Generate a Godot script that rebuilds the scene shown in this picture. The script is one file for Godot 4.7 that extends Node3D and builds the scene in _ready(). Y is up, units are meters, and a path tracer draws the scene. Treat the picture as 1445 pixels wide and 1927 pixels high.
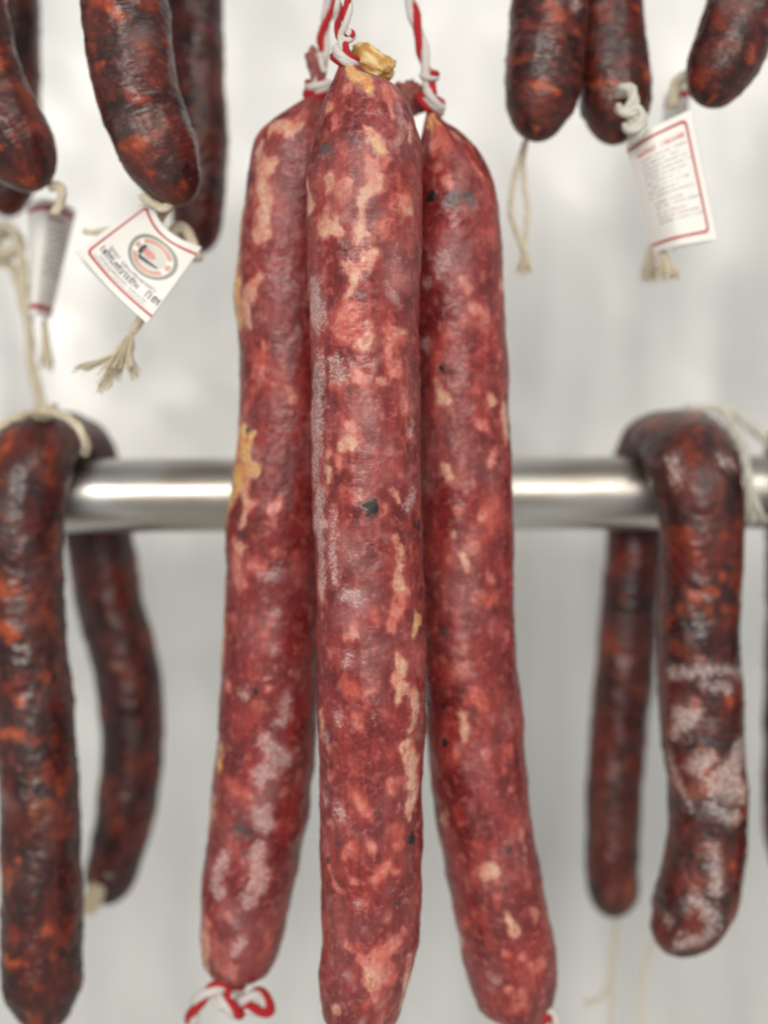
extends Node3D
# Cured sausages hanging in front of a steel rail, three red salamis in the middle.

var rng := RandomNumberGenerator.new()
var M := {}
var taken := {}


func _ready() -> void:
	rng.seed = 7
	set_camera_and_light()
	make_materials()
	make_setting()
	paint_skins()
	make_salamis()
	make_chorizos()
	make_tags()


func set_camera_and_light() -> void:
	var cam := Camera3D.new()
	cam.name = "camera"
	var lens := CameraAttributesPhysical.new()
	lens.frustum_focal_length = 32.0
	lens.frustum_focus_distance = 0.502
	lens.frustum_near = 0.05
	lens.frustum_far = 20.0
	lens.exposure_aperture = 1.85
	cam.attributes = lens
	cam.fov = 41.1121
	cam.near = 0.05
	cam.far = 20.0
	add_child(cam)
	cam.position = Vector3(0, 1.4, 0.5)
	cam.current = true

	var env := Environment.new()
	env.background_mode = Environment.BG_COLOR
	env.background_color = Color(0.68, 0.68, 0.68)
	env.tonemap_mode = Environment.TONE_MAPPER_LINEAR
	env.tonemap_exposure = 1.12
	env.sdfgi_enabled = true
	env.ssao_enabled = true
	env.ssil_enabled = true
	var world := WorldEnvironment.new()
	world.name = "surroundings"
	world.environment = env
	add_child(world)

	# the shop's lamps, facing the display from the front
	area_lamp("shop_lamp", Vector3(-0.35, 2.05, 2.5), Vector3(-0.05, 1.3, -0.1), Vector2(1.8, 0.9), 4.2, Color(1.0, 0.98, 0.945))
	area_lamp("shop_lamp_001", Vector3(0.9, 2.6, 1.4), Vector3(0.05, 1.25, -0.1), Vector2(0.8, 0.3), 0.7, Color(1.0, 0.975, 0.93))


func area_lamp(called: String, at: Vector3, to: Vector3, size: Vector2, energy: float, colour: Color) -> void:
	var l := AreaLight3D.new()
	l.name = called
	l.area_size = size
	l.light_energy = energy
	l.light_color = colour
	l.shadow_enabled = true
	l.area_range = 8.0
	add_child(l)
	l.look_at_from_position(at, to, Vector3.UP)


# ------------------------------------------------------------------ helpers

func numbered(called: String) -> String:
	if not taken.has(called):
		taken[called] = 0
		return called
	taken[called] += 1
	return "%s_%03d" % [called, taken[called]]


func thing(called: String, label: String, category: String, at: Vector3, group := "") -> Node3D:
	var o := Node3D.new()
	o.name = numbered(called)
	add_child(o)
	o.position = at
	o.set_meta("label", label)
	o.set_meta("category", category)
	if group:
		o.set_meta("group", group)
	return o


# a named mesh under its thing; the mesh is given in world coordinates
func part(called: String, mesh: Mesh, m: Material, parent: Node3D) -> MeshInstance3D:
	var o := MeshInstance3D.new()
	o.name = called
	o.mesh = mesh
	o.material_override = m
	parent.add_child(o, true)
	o.global_position = Vector3.ZERO
	return o


func holder(called: String, parent: Node3D) -> Node3D:
	var o := Node3D.new()
	o.name = called
	parent.add_child(o, true)
	return o


func simple(colour: Color, rough: float) -> StandardMaterial3D:
	var m := StandardMaterial3D.new()
	m.albedo_color = colour
	m.roughness = rough
	return m


func grains(type: int, freq: float, oct: int, s: int, w: int, h: int, warp := 0.0) -> PackedByteArray:
	return grain_image(type, freq, oct, s, w, h, warp).get_data()


func grain_image(type: int, freq: float, oct: int, s: int, w: int, h: int, warp := 0.0) -> Image:
	var n := FastNoiseLite.new()
	n.noise_type = type
	n.frequency = freq
	n.seed = s
	n.fractal_type = FastNoiseLite.FRACTAL_FBM if oct > 1 else FastNoiseLite.FRACTAL_NONE
	n.fractal_octaves = oct
	if warp > 0.0:
		n.domain_warp_enabled = true
		n.domain_warp_amplitude = warp
		n.domain_warp_frequency = freq * 1.4
	return n.get_seamless_image(w, h)


func spline(rows: Array, step: float) -> Array:
	var out := []
	var width: int = rows[0].size()
	for i in rows.size() - 1:
		var p0: Array = rows[maxi(i - 1, 0)]
		var p1: Array = rows[i]
		var p2: Array = rows[i + 1]
		var p3: Array = rows[mini(i + 2, rows.size() - 1)]
		var gap := Vector3(p1[0], p1[1], p1[2]).distance_to(Vector3(p2[0], p2[1], p2[2]))
		var n := maxi(1, int(ceil(gap / step)))
		for k in n:
			var t := float(k) / n
			var row := []
			for c in width:
				var a: float = p0[c]
				var b: float = p1[c]
				var d: float = p2[c]
				var e: float = p3[c]
				row.append(0.5 * (2.0 * b + (d - a) * t + (2.0 * a - 5.0 * b + 4.0 * d - e) * t * t + (3.0 * b - a - 3.0 * d + e) * t * t * t))
			out.append(row)
	out.append(rows[rows.size() - 1])
	return out


# A closed tube along rows of x, y, z, radius, flattening. u runs round it (0.5 towards the viewer), v along it.
func tube(rows: Array, o: Dictionary) -> ArrayMesh:
	var seg: int = o.get("seg", 12)
	var p := spline(rows, o.get("step", 0.002))
	var upright: bool = o.get("upright", false)
	var n := p.size()
	var at := PackedVector3Array()
	var s := PackedFloat32Array()
	var run := 0.0
	for i in n:
		at.append(Vector3(p[i][0], p[i][1], p[i][2]))
		if i:
			run += at[i].distance_to(at[i - 1])
		s.append(run)
	var cap_a: float = o.get("cap_a", 0.0)
	var cap_b: float = o.get("cap_b", 0.0)
	var lump: FastNoiseLite
	var lump_big: float = o.get("lump", 0.0)
	var lump_small: float = o.get("pimple", 0.0)
	var crease: float = o.get("crease", 0.0)
	if lump_big > 0.0:
		lump = FastNoiseLite.new()
		lump.seed = o.get("seed", 1)
		lump.noise_type = FastNoiseLite.TYPE_SIMPLEX_SMOOTH
		lump.frequency = 1.0
	var pos := PackedVector3Array()
	var uv := PackedVector2Array()
	var n1 := Vector3.BACK
	for i in n:
		var t := (at[mini(i + 1, n - 1)] - at[maxi(i - 1, 0)]).normalized()
		var n2: Vector3
		if upright:
			n1 = Vector3.BACK
			n2 = Vector3.RIGHT
		else:
			n1 = n1 - t * n1.dot(t)
			if n1.length() < 0.01:
				n1 = t.cross(Vector3.UP if absf(t.y) < 0.9 else Vector3.RIGHT)
			n1 = n1.normalized()
			n2 = t.cross(n1)
		var r: float = maxf(p[i][3], 0.0003)
		var q: float = p[i][4] if p[i].size() > 4 else 1.0
		if cap_a > 0.0 and s[i] < cap_a:
			r *= sqrt(maxf(0.02, 1.0 - pow(1.0 - s[i] / cap_a, 2.4)))
		if cap_b > 0.0 and run - s[i] < cap_b:
			r *= sqrt(maxf(0.02, 1.0 - pow(1.0 - (run - s[i]) / cap_b, 2.4)))
		for k in seg + 1:
			var a := TAU * (float(k) / seg - 0.5)
			var out := n1 * cos(a) * q + n2 * sin(a)
			var d := r
			if lump:
				var w := at[i] + out * r
				var fade := clampf(r / 0.012, 0.1, 1.0)
				d += fade * (lump_big * lump.get_noise_3dv(w * 45.0) + lump_small * lump.get_noise_3dv(w * 190.0))
				if upright:
					d += r * 0.10 * clampf(1.0 - r / 0.0165, 0.0, 1.0) * sin(17.0 * a + 4.0 * lump.get_noise_3dv(w * 60.0))
				if crease > 0.0:
					d += fade * crease * (absf(lump.get_noise_3d(w.x * 60.0, s[i] * 330.0, w.z * 60.0)) - 0.3)
			pos.append(at[i] + out * d)
			uv.append(Vector2(float(k) / seg, s[i] / o.get("length", run)))
	var nor := PackedVector3Array()
	nor.resize(pos.size())
	var row := seg + 1
	for i in n:
		for k in row:
			var ku := i * row + (k + 1 if k < seg else 1)
			var kd := i * row + (k - 1 if k > 0 else seg - 1)
			var iu := mini(i + 1, n - 1) * row + k
			var id := maxi(i - 1, 0) * row + k
			var v := (pos[iu] - pos[id]).cross(pos[ku] - pos[kd])
			var outward := pos[i * row + k] - at[i]
			if v.dot(outward) < 0.0:
				v = -v
			nor[i * row + k] = v.normalized() if v.length() > 1e-12 else outward.normalized()
	var idx := PackedInt32Array()
	var flip := upright
	for i in n - 1:
		for k in seg:
			var a := i * row + k
			var b := a + 1
			var c := a + row
			var d := c + 1
			if flip:
				idx.append_array([a, b, c, b, d, c])
			else:
				idx.append_array([a, c, b, b, c, d])
	for e in [0, n - 1]:
		var mid := pos.size()
		pos.append(at[e])
		uv.append(Vector2(0.5, 0.0 if e == 0 else s[n - 1] / o.get("length", run)))
		var t_end: Vector3 = (at[0] - at[1]) if e == 0 else (at[n - 1] - at[n - 2])
		nor.append(t_end.normalized())
		for k in seg:
			var a: int = e * row + k
			var fwd: bool = (e == 0) != flip
			idx.append_array([mid, a, a + 1] if fwd else [mid, a + 1, a])
	return array_mesh(pos, nor, uv, idx)


func array_mesh(pos: PackedVector3Array, nor: PackedVector3Array, uv: PackedVector2Array, idx: PackedInt32Array) -> ArrayMesh:
	var a := []
	a.resize(Mesh.ARRAY_MAX)
	a[Mesh.ARRAY_VERTEX] = pos
	a[Mesh.ARRAY_NORMAL] = nor
	a[Mesh.ARRAY_TEX_UV] = uv
	a[Mesh.ARRAY_INDEX] = idx
	var m := ArrayMesh.new()
	m.add_surface_from_arrays(Mesh.PRIMITIVE_TRIANGLES, a)
	return m


func joined(meshes: Array) -> ArrayMesh:
	var st := SurfaceTool.new()
	for m in meshes:
		st.append_from(m, 0, Transform3D.IDENTITY)
	return st.commit()


# points with a radius that tapers from r0 to r1
func cord_rows(pts: Array, r0: float, r1: float) -> Array:
	var out := []
	for i in pts.size():
		var p: Vector3 = pts[i]
		out.append([p.x, p.y, p.z, lerpf(r0, r1, float(i) / maxi(1, pts.size() - 1)), 1.0])
	return out


# one ply of a twisted cord: a tube wound round the path
func ply(pts: Array, r: float, pitch: float, phase: float, loose := 0.0, s := 1) -> ArrayMesh:
	var p := spline(cord_rows(pts, r, r), 0.0007)
	var rows := []
	var run := 0.0
	var n1 := Vector3.BACK
	var wob := FastNoiseLite.new()
	wob.seed = s
	wob.frequency = 1.0
	for i in p.size():
		var c := Vector3(p[i][0], p[i][1], p[i][2])
		var c2 := Vector3(p[mini(i + 1, p.size() - 1)][0], p[mini(i + 1, p.size() - 1)][1], p[mini(i + 1, p.size() - 1)][2])
		var c0 := Vector3(p[maxi(i - 1, 0)][0], p[maxi(i - 1, 0)][1], p[maxi(i - 1, 0)][2])
		var t := (c2 - c0).normalized()
		n1 = n1 - t * n1.dot(t)
		if n1.length() < 0.01:
			n1 = t.cross(Vector3.RIGHT)
		n1 = n1.normalized()
		var n2 := t.cross(n1)
		if i:
			run += c.distance_to(c0) * (0.5 if i < p.size() - 1 else 1.0)
		var a := TAU * (run / pitch) + phase + loose * 2.0 * wob.get_noise_2d(run * 90.0, 3.0)
		var swell := 1.0 + 0.22 * wob.get_noise_2d(run * 260.0, phase * 5.0)
		var w := c + (n1 * cos(a) + n2 * sin(a)) * r * (0.44 + loose * 0.25 * wob.get_noise_2d(run * 120.0, 9.0))
		rows.append([w.x, w.y, w.z, r * 0.76 * swell, 1.0])
	return tube(rows, {"seg": 9, "step": 0.01})


func twine(called: String, pts: Array, r: float, pitch: float, phase: float, parent: Node3D, s := 1) -> void:
	var h := holder(called, parent)
	part("red_ply", ply(pts, r, pitch, phase, 0.35, s), M.red_thread, h)
	part("white_ply", ply(pts, r, pitch, phase + PI, 0.35, s), M.white_thread, h)


func cotton(called: String, pts: Array, r: float, parent: Node3D, m: Material, s := 1) -> void:
	var list := []
	for k in 3:
		list.append(ply(pts, r, r * 9.0, TAU * k / 3.0, 0.35, s + k))
	part(called, joined(list), m, parent)


# a frayed end: loose threads that spread from one point
func tassel(called: String, from: Vector3, to: Vector3, spread: float, count: int, r: float, parent: Node3D, m: Material) -> void:
	var list := []
	for k in count * 3:
		var side := Vector3(rng.randf_range(-1, 1), rng.randf_range(-0.35, 0.35), rng.randf_range(-1, 1)) * spread
		var mid := from.lerp(to, 0.5) + side * rng.randf_range(0.25, 0.6)
		var end := from.lerp(to, rng.randf_range(0.8, 1.1)) + side
		list.append(tube(cord_rows([from + side * 0.08, from.lerp(mid, 0.5) + side * 0.12, mid, end], r * 0.95, r * 0.55), {"seg": 6, "step": 0.002}))
	part(called, joined(list), m, parent)


# ------------------------------------------------------------------ surfaces

const TINT := {"F": Color(0.80, 0.50, 0.44), "O": Color(0.74, 0.34, 0.28), "C": Color(0.82, 0.63, 0.52), "Y": Color(0.86, 0.67, 0.42), "G": Color(0.64, 0.45, 0.43), "K": Color(0.10, 0.095, 0.10), "k": Color(0.15, 0.14, 0.155), "D": Color(0.42, 0.16, 0.17), "P": Color(0.68, 0.35, 0.32), "B": Color(0.26, 0.22, 0.23)}


class Hide:
	var w: int
	var h: int
	var r: PackedFloat32Array
	var g: PackedFloat32Array
	var b: PackedFloat32Array
	var lift: PackedFloat32Array
	var bloom: PackedFloat32Array
	var warp_x: PackedByteArray
	var warp_y: PackedByteArray
	var rag: PackedByteArray
	var fibre: PackedByteArray

	# a blot with a ragged outline along points x, y, radius (texels)
	func blot(kind: String, pts: Array, tint: Color, strength: float, edge: float) -> void:
		var n := pts.size()
		for j in maxi(1, n - 1):
			var a: Array = pts[j]
			var e: Array = pts[mini(j + 1, n - 1)]
			var ax: float = a[0]
			var ay: float = a[1]
			var ar: float = a[2]
			var dx: float = e[0] - ax
			var dy: float = e[1] - ay
			var dr: float = e[2] - ar
			var ll := dx * dx + dy * dy
			var big := maxf(ar, ar + dr)
			var reach := big * 1.6 + 5.0
			var y0 := maxi(0, int(minf(ay, ay + dy) - reach))
			var y1 := mini(h - 1, int(maxf(ay, ay + dy) + reach))
			var x0 := int(minf(ax, ax + dx) - reach)
			var x1 := int(maxf(ax, ax + dx) + reach)
			var amp := clampf(big * 1.5, 3.0, 22.0) / 255.0
			for y in range(y0, y1 + 1):
				for x in range(x0, x1 + 1):
					var i := y * w + posmod(x, w)
					var px := x + (warp_x[i] - 128) * amp - ax
					var py := y + (warp_y[i] - 128) * amp - ay
					var t := 0.0 if ll < 0.01 else clampf((px * dx + py * dy) / ll, 0.0, 1.0)
					var ex := px - dx * t
					var ey := py - dy * t
					var d := sqrt(ex * ex + ey * ey) - (ar + dr * t) + (rag[i] - 128) * (0.06 if kind == "W" or kind == "w" else 0.032)
					var al := clampf(0.5 - d / edge, 0.0, 1.0)
					if al <= 0.0:
						continue
					al = al * al * (3.0 - 2.0 * al)
					if kind == "W" or kind == "w":
						bloom[i] = maxf(bloom[i], minf(1.0, al * (1.6 if kind == "W" else 0.42)))
						continue
					var vary := (rag[i] - 128) / 128.0
					var blush := clampf((warp_x[posmod(i + 9100, w * h)] - 118) / 60.0, 0.0, 1.0) * 0.45
					al *= strength * (0.82 + 0.25 * vary + 0.35 * (fibre[i] - 128) / 128.0 + 0.2 * (warp_y[posmod(i + 7013, w * h)] - 128) / 60.0)
					al = clampf(al, 0.0, 1.0)
					var sh := 1.0 + 0.10 * vary
					r[i] += (tint.r * sh * (1.0 - 0.10 * blush) - r[i]) * al
					g[i] += (tint.g * sh * (1.0 - 0.42 * blush) - g[i]) * al
					b[i] += (tint.b * sh * (1.0 - 0.40 * blush) - b[i]) * al
					lift[i] += (0.35 if kind != "K" else 0.3) * al


# the casings' colour, gloss and relief are worked out side by side on all processor cores
var skin_jobs := []
var skin_done := []


func paint_skins() -> void:
	var marks := [CENTRE_MARKS, LEFT_MARKS, RIGHT_MARKS]
	for k in 3:
		skin_jobs.append([512, 1408, 21 + 20 * k, marks[k], SALAMI_LOOK])
	for k in 7:
		skin_jobs.append([320, 1600, (31 + k) * 13, CHORIZO_MARKS[k], CHORIZO_LOOK])
	skin_done.resize(skin_jobs.size())
	var crew := []
	for k in skin_jobs.size():
		var th := Thread.new()
		th.start(paint_skin.bind(k))
		crew.append(th)
	for th in crew:
		th.wait_to_finish()


func paint_skin(i: int) -> void:
	var j: Array = skin_jobs[i]
	skin_done[i] = skin_pictures(j[0], j[1], j[2], j[3], j[4])


func skin(i: int) -> StandardMaterial3D:
	var m := StandardMaterial3D.new()
	m.albedo_texture = ImageTexture.create_from_image(skin_done[i][0])
	m.roughness_texture = ImageTexture.create_from_image(skin_done[i][1])
	m.roughness_texture_channel = BaseMaterial3D.TEXTURE_CHANNEL_RED
	m.roughness = 1.0
	m.heightmap_enabled = true
	m.heightmap_texture = ImageTexture.create_from_image(skin_done[i][2])
	m.heightmap_scale = skin_jobs[i][4].relief
	return m


func skin_pictures(w: int, h: int, s: int, feats: Array, o: Dictionary) -> Array:
	var sk := Hide.new()
	sk.w = w
	sk.h = h
	var size := w * h
	var sm := FastNoiseLite.TYPE_SIMPLEX_SMOOTH
	var mott := grains(sm, 0.011, 4, s, w, h, 25.0)
	var veil := grains(sm, 0.006, 4, s + 1, w, h, 30.0)
	var chunk := grains(sm, 0.014, 3, s + 2, w, h, 26.0)
	var chunk2 := grains(sm, 0.045, 2, s + 3, w, h, 10.0)
	sk.warp_x = grains(sm, 0.030, 3, s + 4, w, h)
	sk.warp_y = grains(sm, 0.030, 3, s + 5, w, h)
	sk.rag = grains(sm, 0.11, 3, s + 6, w, h)
	var speck := grains(FastNoiseLite.TYPE_VALUE, 0.5, 2, s + 7, w, h)
	var along := grain_image(sm, 0.07, 3, s + 8, w, h / 8)
	along.resize(w, h, Image.INTERPOLATE_CUBIC)
	var fibre := along.get_data()
	sk.fibre = fibre
	var across := grain_image(sm, 0.075, 3, s + 9, w / 6, h)
	across.resize(w, h, Image.INTERPOLATE_CUBIC)
	var wrinkle := across.get_data()
	var red := PackedFloat32Array()
	red.resize(size)
	var green := red.duplicate()
	var blue := red.duplicate()
	var lift := red.duplicate()
	var rag := sk.rag
	sk.bloom.resize(size)
	var dark: Color = o.dark
	var mid: Color = o.mid
	var pale: Color = o.pale
	var hot: Color = o.hot
	var dusty: Color = o.dusty
	var need: float = o.need
	var has: float = o.has
	var vein: float = o.vein
	for i in size:
		var a := mott[i] / 255.0
		var t := clampf((a - 0.28) * 2.2, 0.0, 1.0)
		var cr := lerpf(dark.r, mid.r, t)
		var cg := lerpf(dark.g, mid.g, t)
		var cb := lerpf(dark.b, mid.b, t)
		var c := clampf((chunk[i] / 255.0 - need) * 5.0, 0.0, 1.0) * has
		var c2 := clampf((chunk2[i] / 255.0 - need - 0.04) * 6.0, 0.0, 1.0) * has * 0.8
		cr += (hot.r - cr) * c
		cg += (hot.g - cg) * c
		cb += (hot.b - cb) * c
		cr += (pale.r - cr) * c2
		cg += (pale.g - cg) * c2
		cb += (pale.b - cb) * c2
		var v := clampf(1.0 - absf(chunk[i] - 120.0) / 6.0, 0.0, 1.0) * clampf((chunk2[i] - 110.0) / 50.0, 0.0, 1.0) * vein
		cr += (pale.r * 1.06 - cr) * v
		cg += (pale.g * 1.12 - cg) * v
		cb += (pale.b * 1.12 - cb) * v
		var f := 1.0 + (fibre[i] - 128) * 0.0011 + (rag[i] - 128) * 0.0012
		red[i] = cr * f
		green[i] = cg * f
		blue[i] = cb * f
		lift[i] = 0.25 * c + 0.2 * c2
	sk.r = red
	sk.g = green
	sk.b = blue
	sk.lift = lift
	var rg := RandomNumberGenerator.new()
	rg.seed = s
	for k in int(o.scatter):
		var kind: String = o.kinds[rg.randi_range(0, o.kinds.size() - 1)]
		var x := rg.randf() * w
		var y := rg.randf() * h
		var rr: float = o.blot * (0.5 + rg.randf() * rg.randf() * 2.2)
		var turn := rg.randf() * TAU
		var len := rr * rg.randf() * 2.0
		var tint: Color = o.tints[kind]
		sk.blot(kind, [[x, y, rr], [x + cos(turn) * len, y + sin(turn) * len, rr * 0.6]], tint, 0.22 + 0.5 * rg.randf(), 4.0 + rr * 1.1)
	for ft in feats:
		var kind: String = ft[0]
		var edge := 7.0
		if kind == "O":
			edge = 12.0
		elif kind in ["K", "k"]:
			edge = 7.0
		elif kind == "B":
			edge = 13.0
		elif kind == "P":
			edge = 18.0
		elif kind in ["W", "w"]:
			edge = 30.0
		elif kind in ["C", "Y"]:
			edge = 5.0
		if kind in ["C", "Y", "F"]:
			var wide := []
			for q in ft[1]:
				wide.append([q[0], q[1], q[2] * 1.35 + 1.0])
			sk.blot("F", wide, o.tints["F"] if kind == "C" else o.tints["O"] if kind == "F" else o.tints["G"], 0.5, 10.0)
		sk.blot(kind, ft[1], o.tints.get(kind, Color.WHITE), 0.5 if kind == "P" else 0.9 if kind in ["O", "G", "F"] else 1.0, edge)
	red = sk.r
	green = sk.g
	blue = sk.b
	lift = sk.lift
	var bloom := sk.bloom
	var smear: float = o.film
	var col := PackedByteArray()
	col.resize(size * 3)
	var hgt := PackedByteArray()
	hgt.resize(size)
	var rgh := PackedByteArray()
	rgh.resize(size)
	var gloss: float = o.gloss
	var rib: float = o.rib
	var base_bloom: float = o.bloom
	for i in size:
		var ve := veil[i] / 255.0
		var mask := clampf(bloom[i] * 0.9 + base_bloom * clampf((ve - 0.35) * 2.0, 0.0, 1.0), 0.0, 1.0)
		var sp := speck[i] / 255.0
		var am := clampf((sp - (0.86 - 0.50 * mask)) * 5.0, 0.0, 1.0) * minf(1.0, mask * 1.6)
		var film := clampf(mask * 0.45 + (ve - 0.5) * 0.22 * smear, 0.0, 0.6)
		am = maxf(am * 0.78, film)
		var cr := red[i] + (dusty.r - red[i]) * am
		var cg := green[i] + (dusty.g - green[i]) * am
		var cb := blue[i] + (dusty.b - blue[i]) * am
		col[i * 3] = clampi(int(cr * 255.0), 0, 255)
		col[i * 3 + 1] = clampi(int(cg * 255.0), 0, 255)
		col[i * 3 + 2] = clampi(int(cb * 255.0), 0, 255)
		var z := 0.30 + 0.18 * minf(lift[i], 1.2) + (rag[i] - 128) * 0.0009 + (mott[i] - 128) * 0.0012 + (wrinkle[i] - 128) * 0.001 * rib + (sp - 0.5) * 0.05 * mask + (fibre[i] - 128) * 0.0006
		hgt[i] = clampi(int(z * 255.0), 0, 255)
		rgh[i] = clampi(int((gloss + 0.38 * am + (rag[i] - 128) * 0.0012 + (ve - 0.5) * 0.25) * 255.0), 20, 250)
	return [Image.create_from_data(w, h, false, Image.FORMAT_RGB8, col), Image.create_from_data(w, h, false, Image.FORMAT_L8, rgh), Image.create_from_data(w, h, false, Image.FORMAT_L8, hgt)]


func make_materials() -> void:
	M.red_thread = simple(Color(0.80, 0.15, 0.18), 0.85)
	M.white_thread = simple(Color(0.97, 0.945, 0.92), 0.85)
	M.cream_cotton = simple(Color(0.98, 0.93, 0.82), 0.9)
	M.white_cotton = simple(Color(0.96, 0.945, 0.89), 0.9)
	# spun fibres: fine streaks that run along the ply and wind slowly round it
	var fl := Image.create(64, 128, false, Image.FORMAT_RGB8)
	var fh := Image.create(64, 128, false, Image.FORMAT_L8)
	var fr := RandomNumberGenerator.new()
	fr.seed = 3
	var tone := []
	for x in 64:
		tone.append(fr.randf())
	for y in 128:
		for x in 64:
			var q: float = lerpf(tone[(x + y / 4) % 64], tone[(x * 3 + y / 3) % 64], 0.4)
			fl.set_pixel(x, y, Color.WHITE * (0.80 + 0.20 * q))
			fh.set_pixel(x, y, Color.WHITE * q)
	var fibre_tone := ImageTexture.create_from_image(fl)
	var fibre_lift := ImageTexture.create_from_image(fh)
	for k in ["red_thread", "white_thread", "cream_cotton", "white_cotton"]:
		M[k].albedo_texture = fibre_tone
		M[k].heightmap_enabled = true
		M[k].heightmap_texture = fibre_lift
		M[k].heightmap_scale = 0.0025
		M[k].uv1_scale = Vector3(1, 5, 1)
		M[k].backlight_enabled = true
		M[k].backlight = Color(0.6, 0.58, 0.54)
	M.steel = simple(Color(0.80, 0.79, 0.77), 0.24)
	M.steel.metallic = 1.0
	var scuff := NoiseTexture2D.new()
	scuff.noise = FastNoiseLite.new()
	scuff.noise.frequency = 0.02
	scuff.noise.fractal_octaves = 5
	scuff.width = 512
	scuff.height = 512
	scuff.seamless = true
	var ramp := Gradient.new()
	ramp.set_color(0, Color(0.55, 0.55, 0.55))
	ramp.set_color(1, Color(1, 1, 1))
	scuff.color_ramp = ramp
	M.steel.roughness = 0.42
	# dull, slightly brown grease film in patches
	var smear := grains(FastNoiseLite.TYPE_SIMPLEX_SMOOTH, 0.008, 3, 19, 256, 512, 20.0)
	var greasy := Image.create(256, 512, false, Image.FORMAT_RGB8)
	for i in smear.size():
		greasy.set_pixel(i % 256, i / 256, Color(0.87, 0.845, 0.81).lerp(Color.WHITE, smoothstep(0.2, 0.7, smear[i] / 255.0)))
	M.steel.albedo_texture = ImageTexture.create_from_image(greasy)
	M.steel.roughness_texture = scuff
	M.steel.uv1_scale = Vector3(1, 2, 1)
	M.panel = simple(Color(0.885, 0.885, 0.875), 0.34)
	M.panel.metallic = 0.2
	M.panel.roughness = 0.55
	M.panel.roughness_texture = scuff
	M.panel.uv1_scale = Vector3(1, 1, 1)
	# faint vertical wipe marks on the sheet
	var wiped := grain_image(FastNoiseLite.TYPE_SIMPLEX_SMOOTH, 0.03, 4, 77, 512, 64)
	wiped.resize(512, 512, Image.INTERPOLATE_CUBIC)
	var bytes := wiped.get_data()
	var tone2 := PackedByteArray()
	tone2.resize(bytes.size())
	for i in bytes.size():
		tone2[i] = clampi(int(222 + bytes[i] * 0.13), 0, 255)
	M.panel.albedo_texture = ImageTexture.create_from_image(Image.create_from_data(512, 512, false, Image.FORMAT_L8, tone2))
	M.shelf = simple(Color(0.86, 0.87, 0.85), 0.4)
	M.nub_yellow = simple(Color(0.85, 0.64, 0.31), 0.33)
	var waxy := grains(FastNoiseLite.TYPE_SIMPLEX_SMOOTH, 0.035, 4, 5, 128, 128, 20.0)
	var wax := Image.create(128, 128, false, Image.FORMAT_RGB8)
	for i in waxy.size():
		wax.set_pixel(i % 128, i / 128, Color(0.80, 0.58, 0.28).lerp(Color(0.97, 0.88, 0.66), smoothstep(0.3, 0.75, waxy[i] / 255.0)))
	M.nub_yellow = simple(Color.WHITE, 0.46)
	M.nub_yellow.albedo_texture = ImageTexture.create_from_image(wax)
	M.nub_yellow.backlight_enabled = true
	M.nub_yellow.backlight = Color(0.55, 0.38, 0.15)
	M.nub_meat = simple(Color(0.58, 0.33, 0.30), 0.4)
	M.pepper = simple(Color(0.085, 0.085, 0.09), 0.55)
	M.cut_end = simple(Color(0.86, 0.80, 0.68), 0.7)


# ------------------------------------------------------------------ the setting

func make_setting() -> void:
	# wavy sheet steel behind everything
	var pos := PackedVector3Array()
	var nor := PackedVector3Array()
	var uv := PackedVector2Array()
	var idx := PackedInt32Array()
	var n := FastNoiseLite.new()
	n.seed = 4
	n.frequency = 1.0
	var nx := 120
	var ny := 90
	var deep := func(x: float, y: float) -> float: return -0.43 + 0.0060 * n.get_noise_2d(x * 6.0, y * 2.0)
	for j in ny + 1:
		for i in nx + 1:
			var x := -1.1 + 2.2 * i / nx
			var y := 0.75 + 1.4 * j / ny
			pos.append(Vector3(x, y, deep.call(x, y)))
			var ddx: float = (deep.call(x + 0.004, y) - deep.call(x - 0.004, y)) / 0.008
			var ddy: float = (deep.call(x, y + 0.004) - deep.call(x, y - 0.004)) / 0.008
			nor.append(Vector3(-ddx, -ddy, 1).normalized())
			uv.append(Vector2(x, -y))
	for j in ny:
		for i in nx:
			var a := j * (nx + 1) + i
			idx.append_array([a, a + nx + 1, a + 1, a + 1, a + nx + 1, a + nx + 2])
	var back := part("wall", array_mesh(pos, nor, uv, idx), M.panel, self)
	back.set_meta("kind", "structure")
	back.set_meta("label", "pale satin steel back wall of the display, out of focus")

	var shelf := MeshInstance3D.new()
	shelf.name = "shelf"
	var slab := BoxMesh.new()
	slab.size = Vector3(2.2, 0.03, 0.56)
	shelf.mesh = slab
	shelf.material_override = M.shelf
	shelf.set_meta("kind", "structure")
	shelf.set_meta("label", "white shelf under the hanging sausages")
	add_child(shelf)
	shelf.position = Vector3(0, 0.975, -0.13)

	var rail := MeshInstance3D.new()
	rail.name = "hanging_rail"
	var left := Vector3(-0.39405, 1.40619, -0.124)
	var right := Vector3(0.39049, 1.41027, -0.136)
	var rr := 0.01692
	var rows := []
	for k in 9:
		var c: Vector3 = left.lerp(right, k / 8.0)
		rows.append([c.x, c.y, c.z, rr, 1.0])
	rail.mesh = tube(rows, {"seg": 96, "step": 0.02})
	rail.material_override = M.steel
	rail.set_meta("label", "round polished steel rail crossing behind the salamis")
	rail.set_meta("category", "rail")
	add_child(rail)


# ------------------------------------------------------------------ salamis

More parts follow.
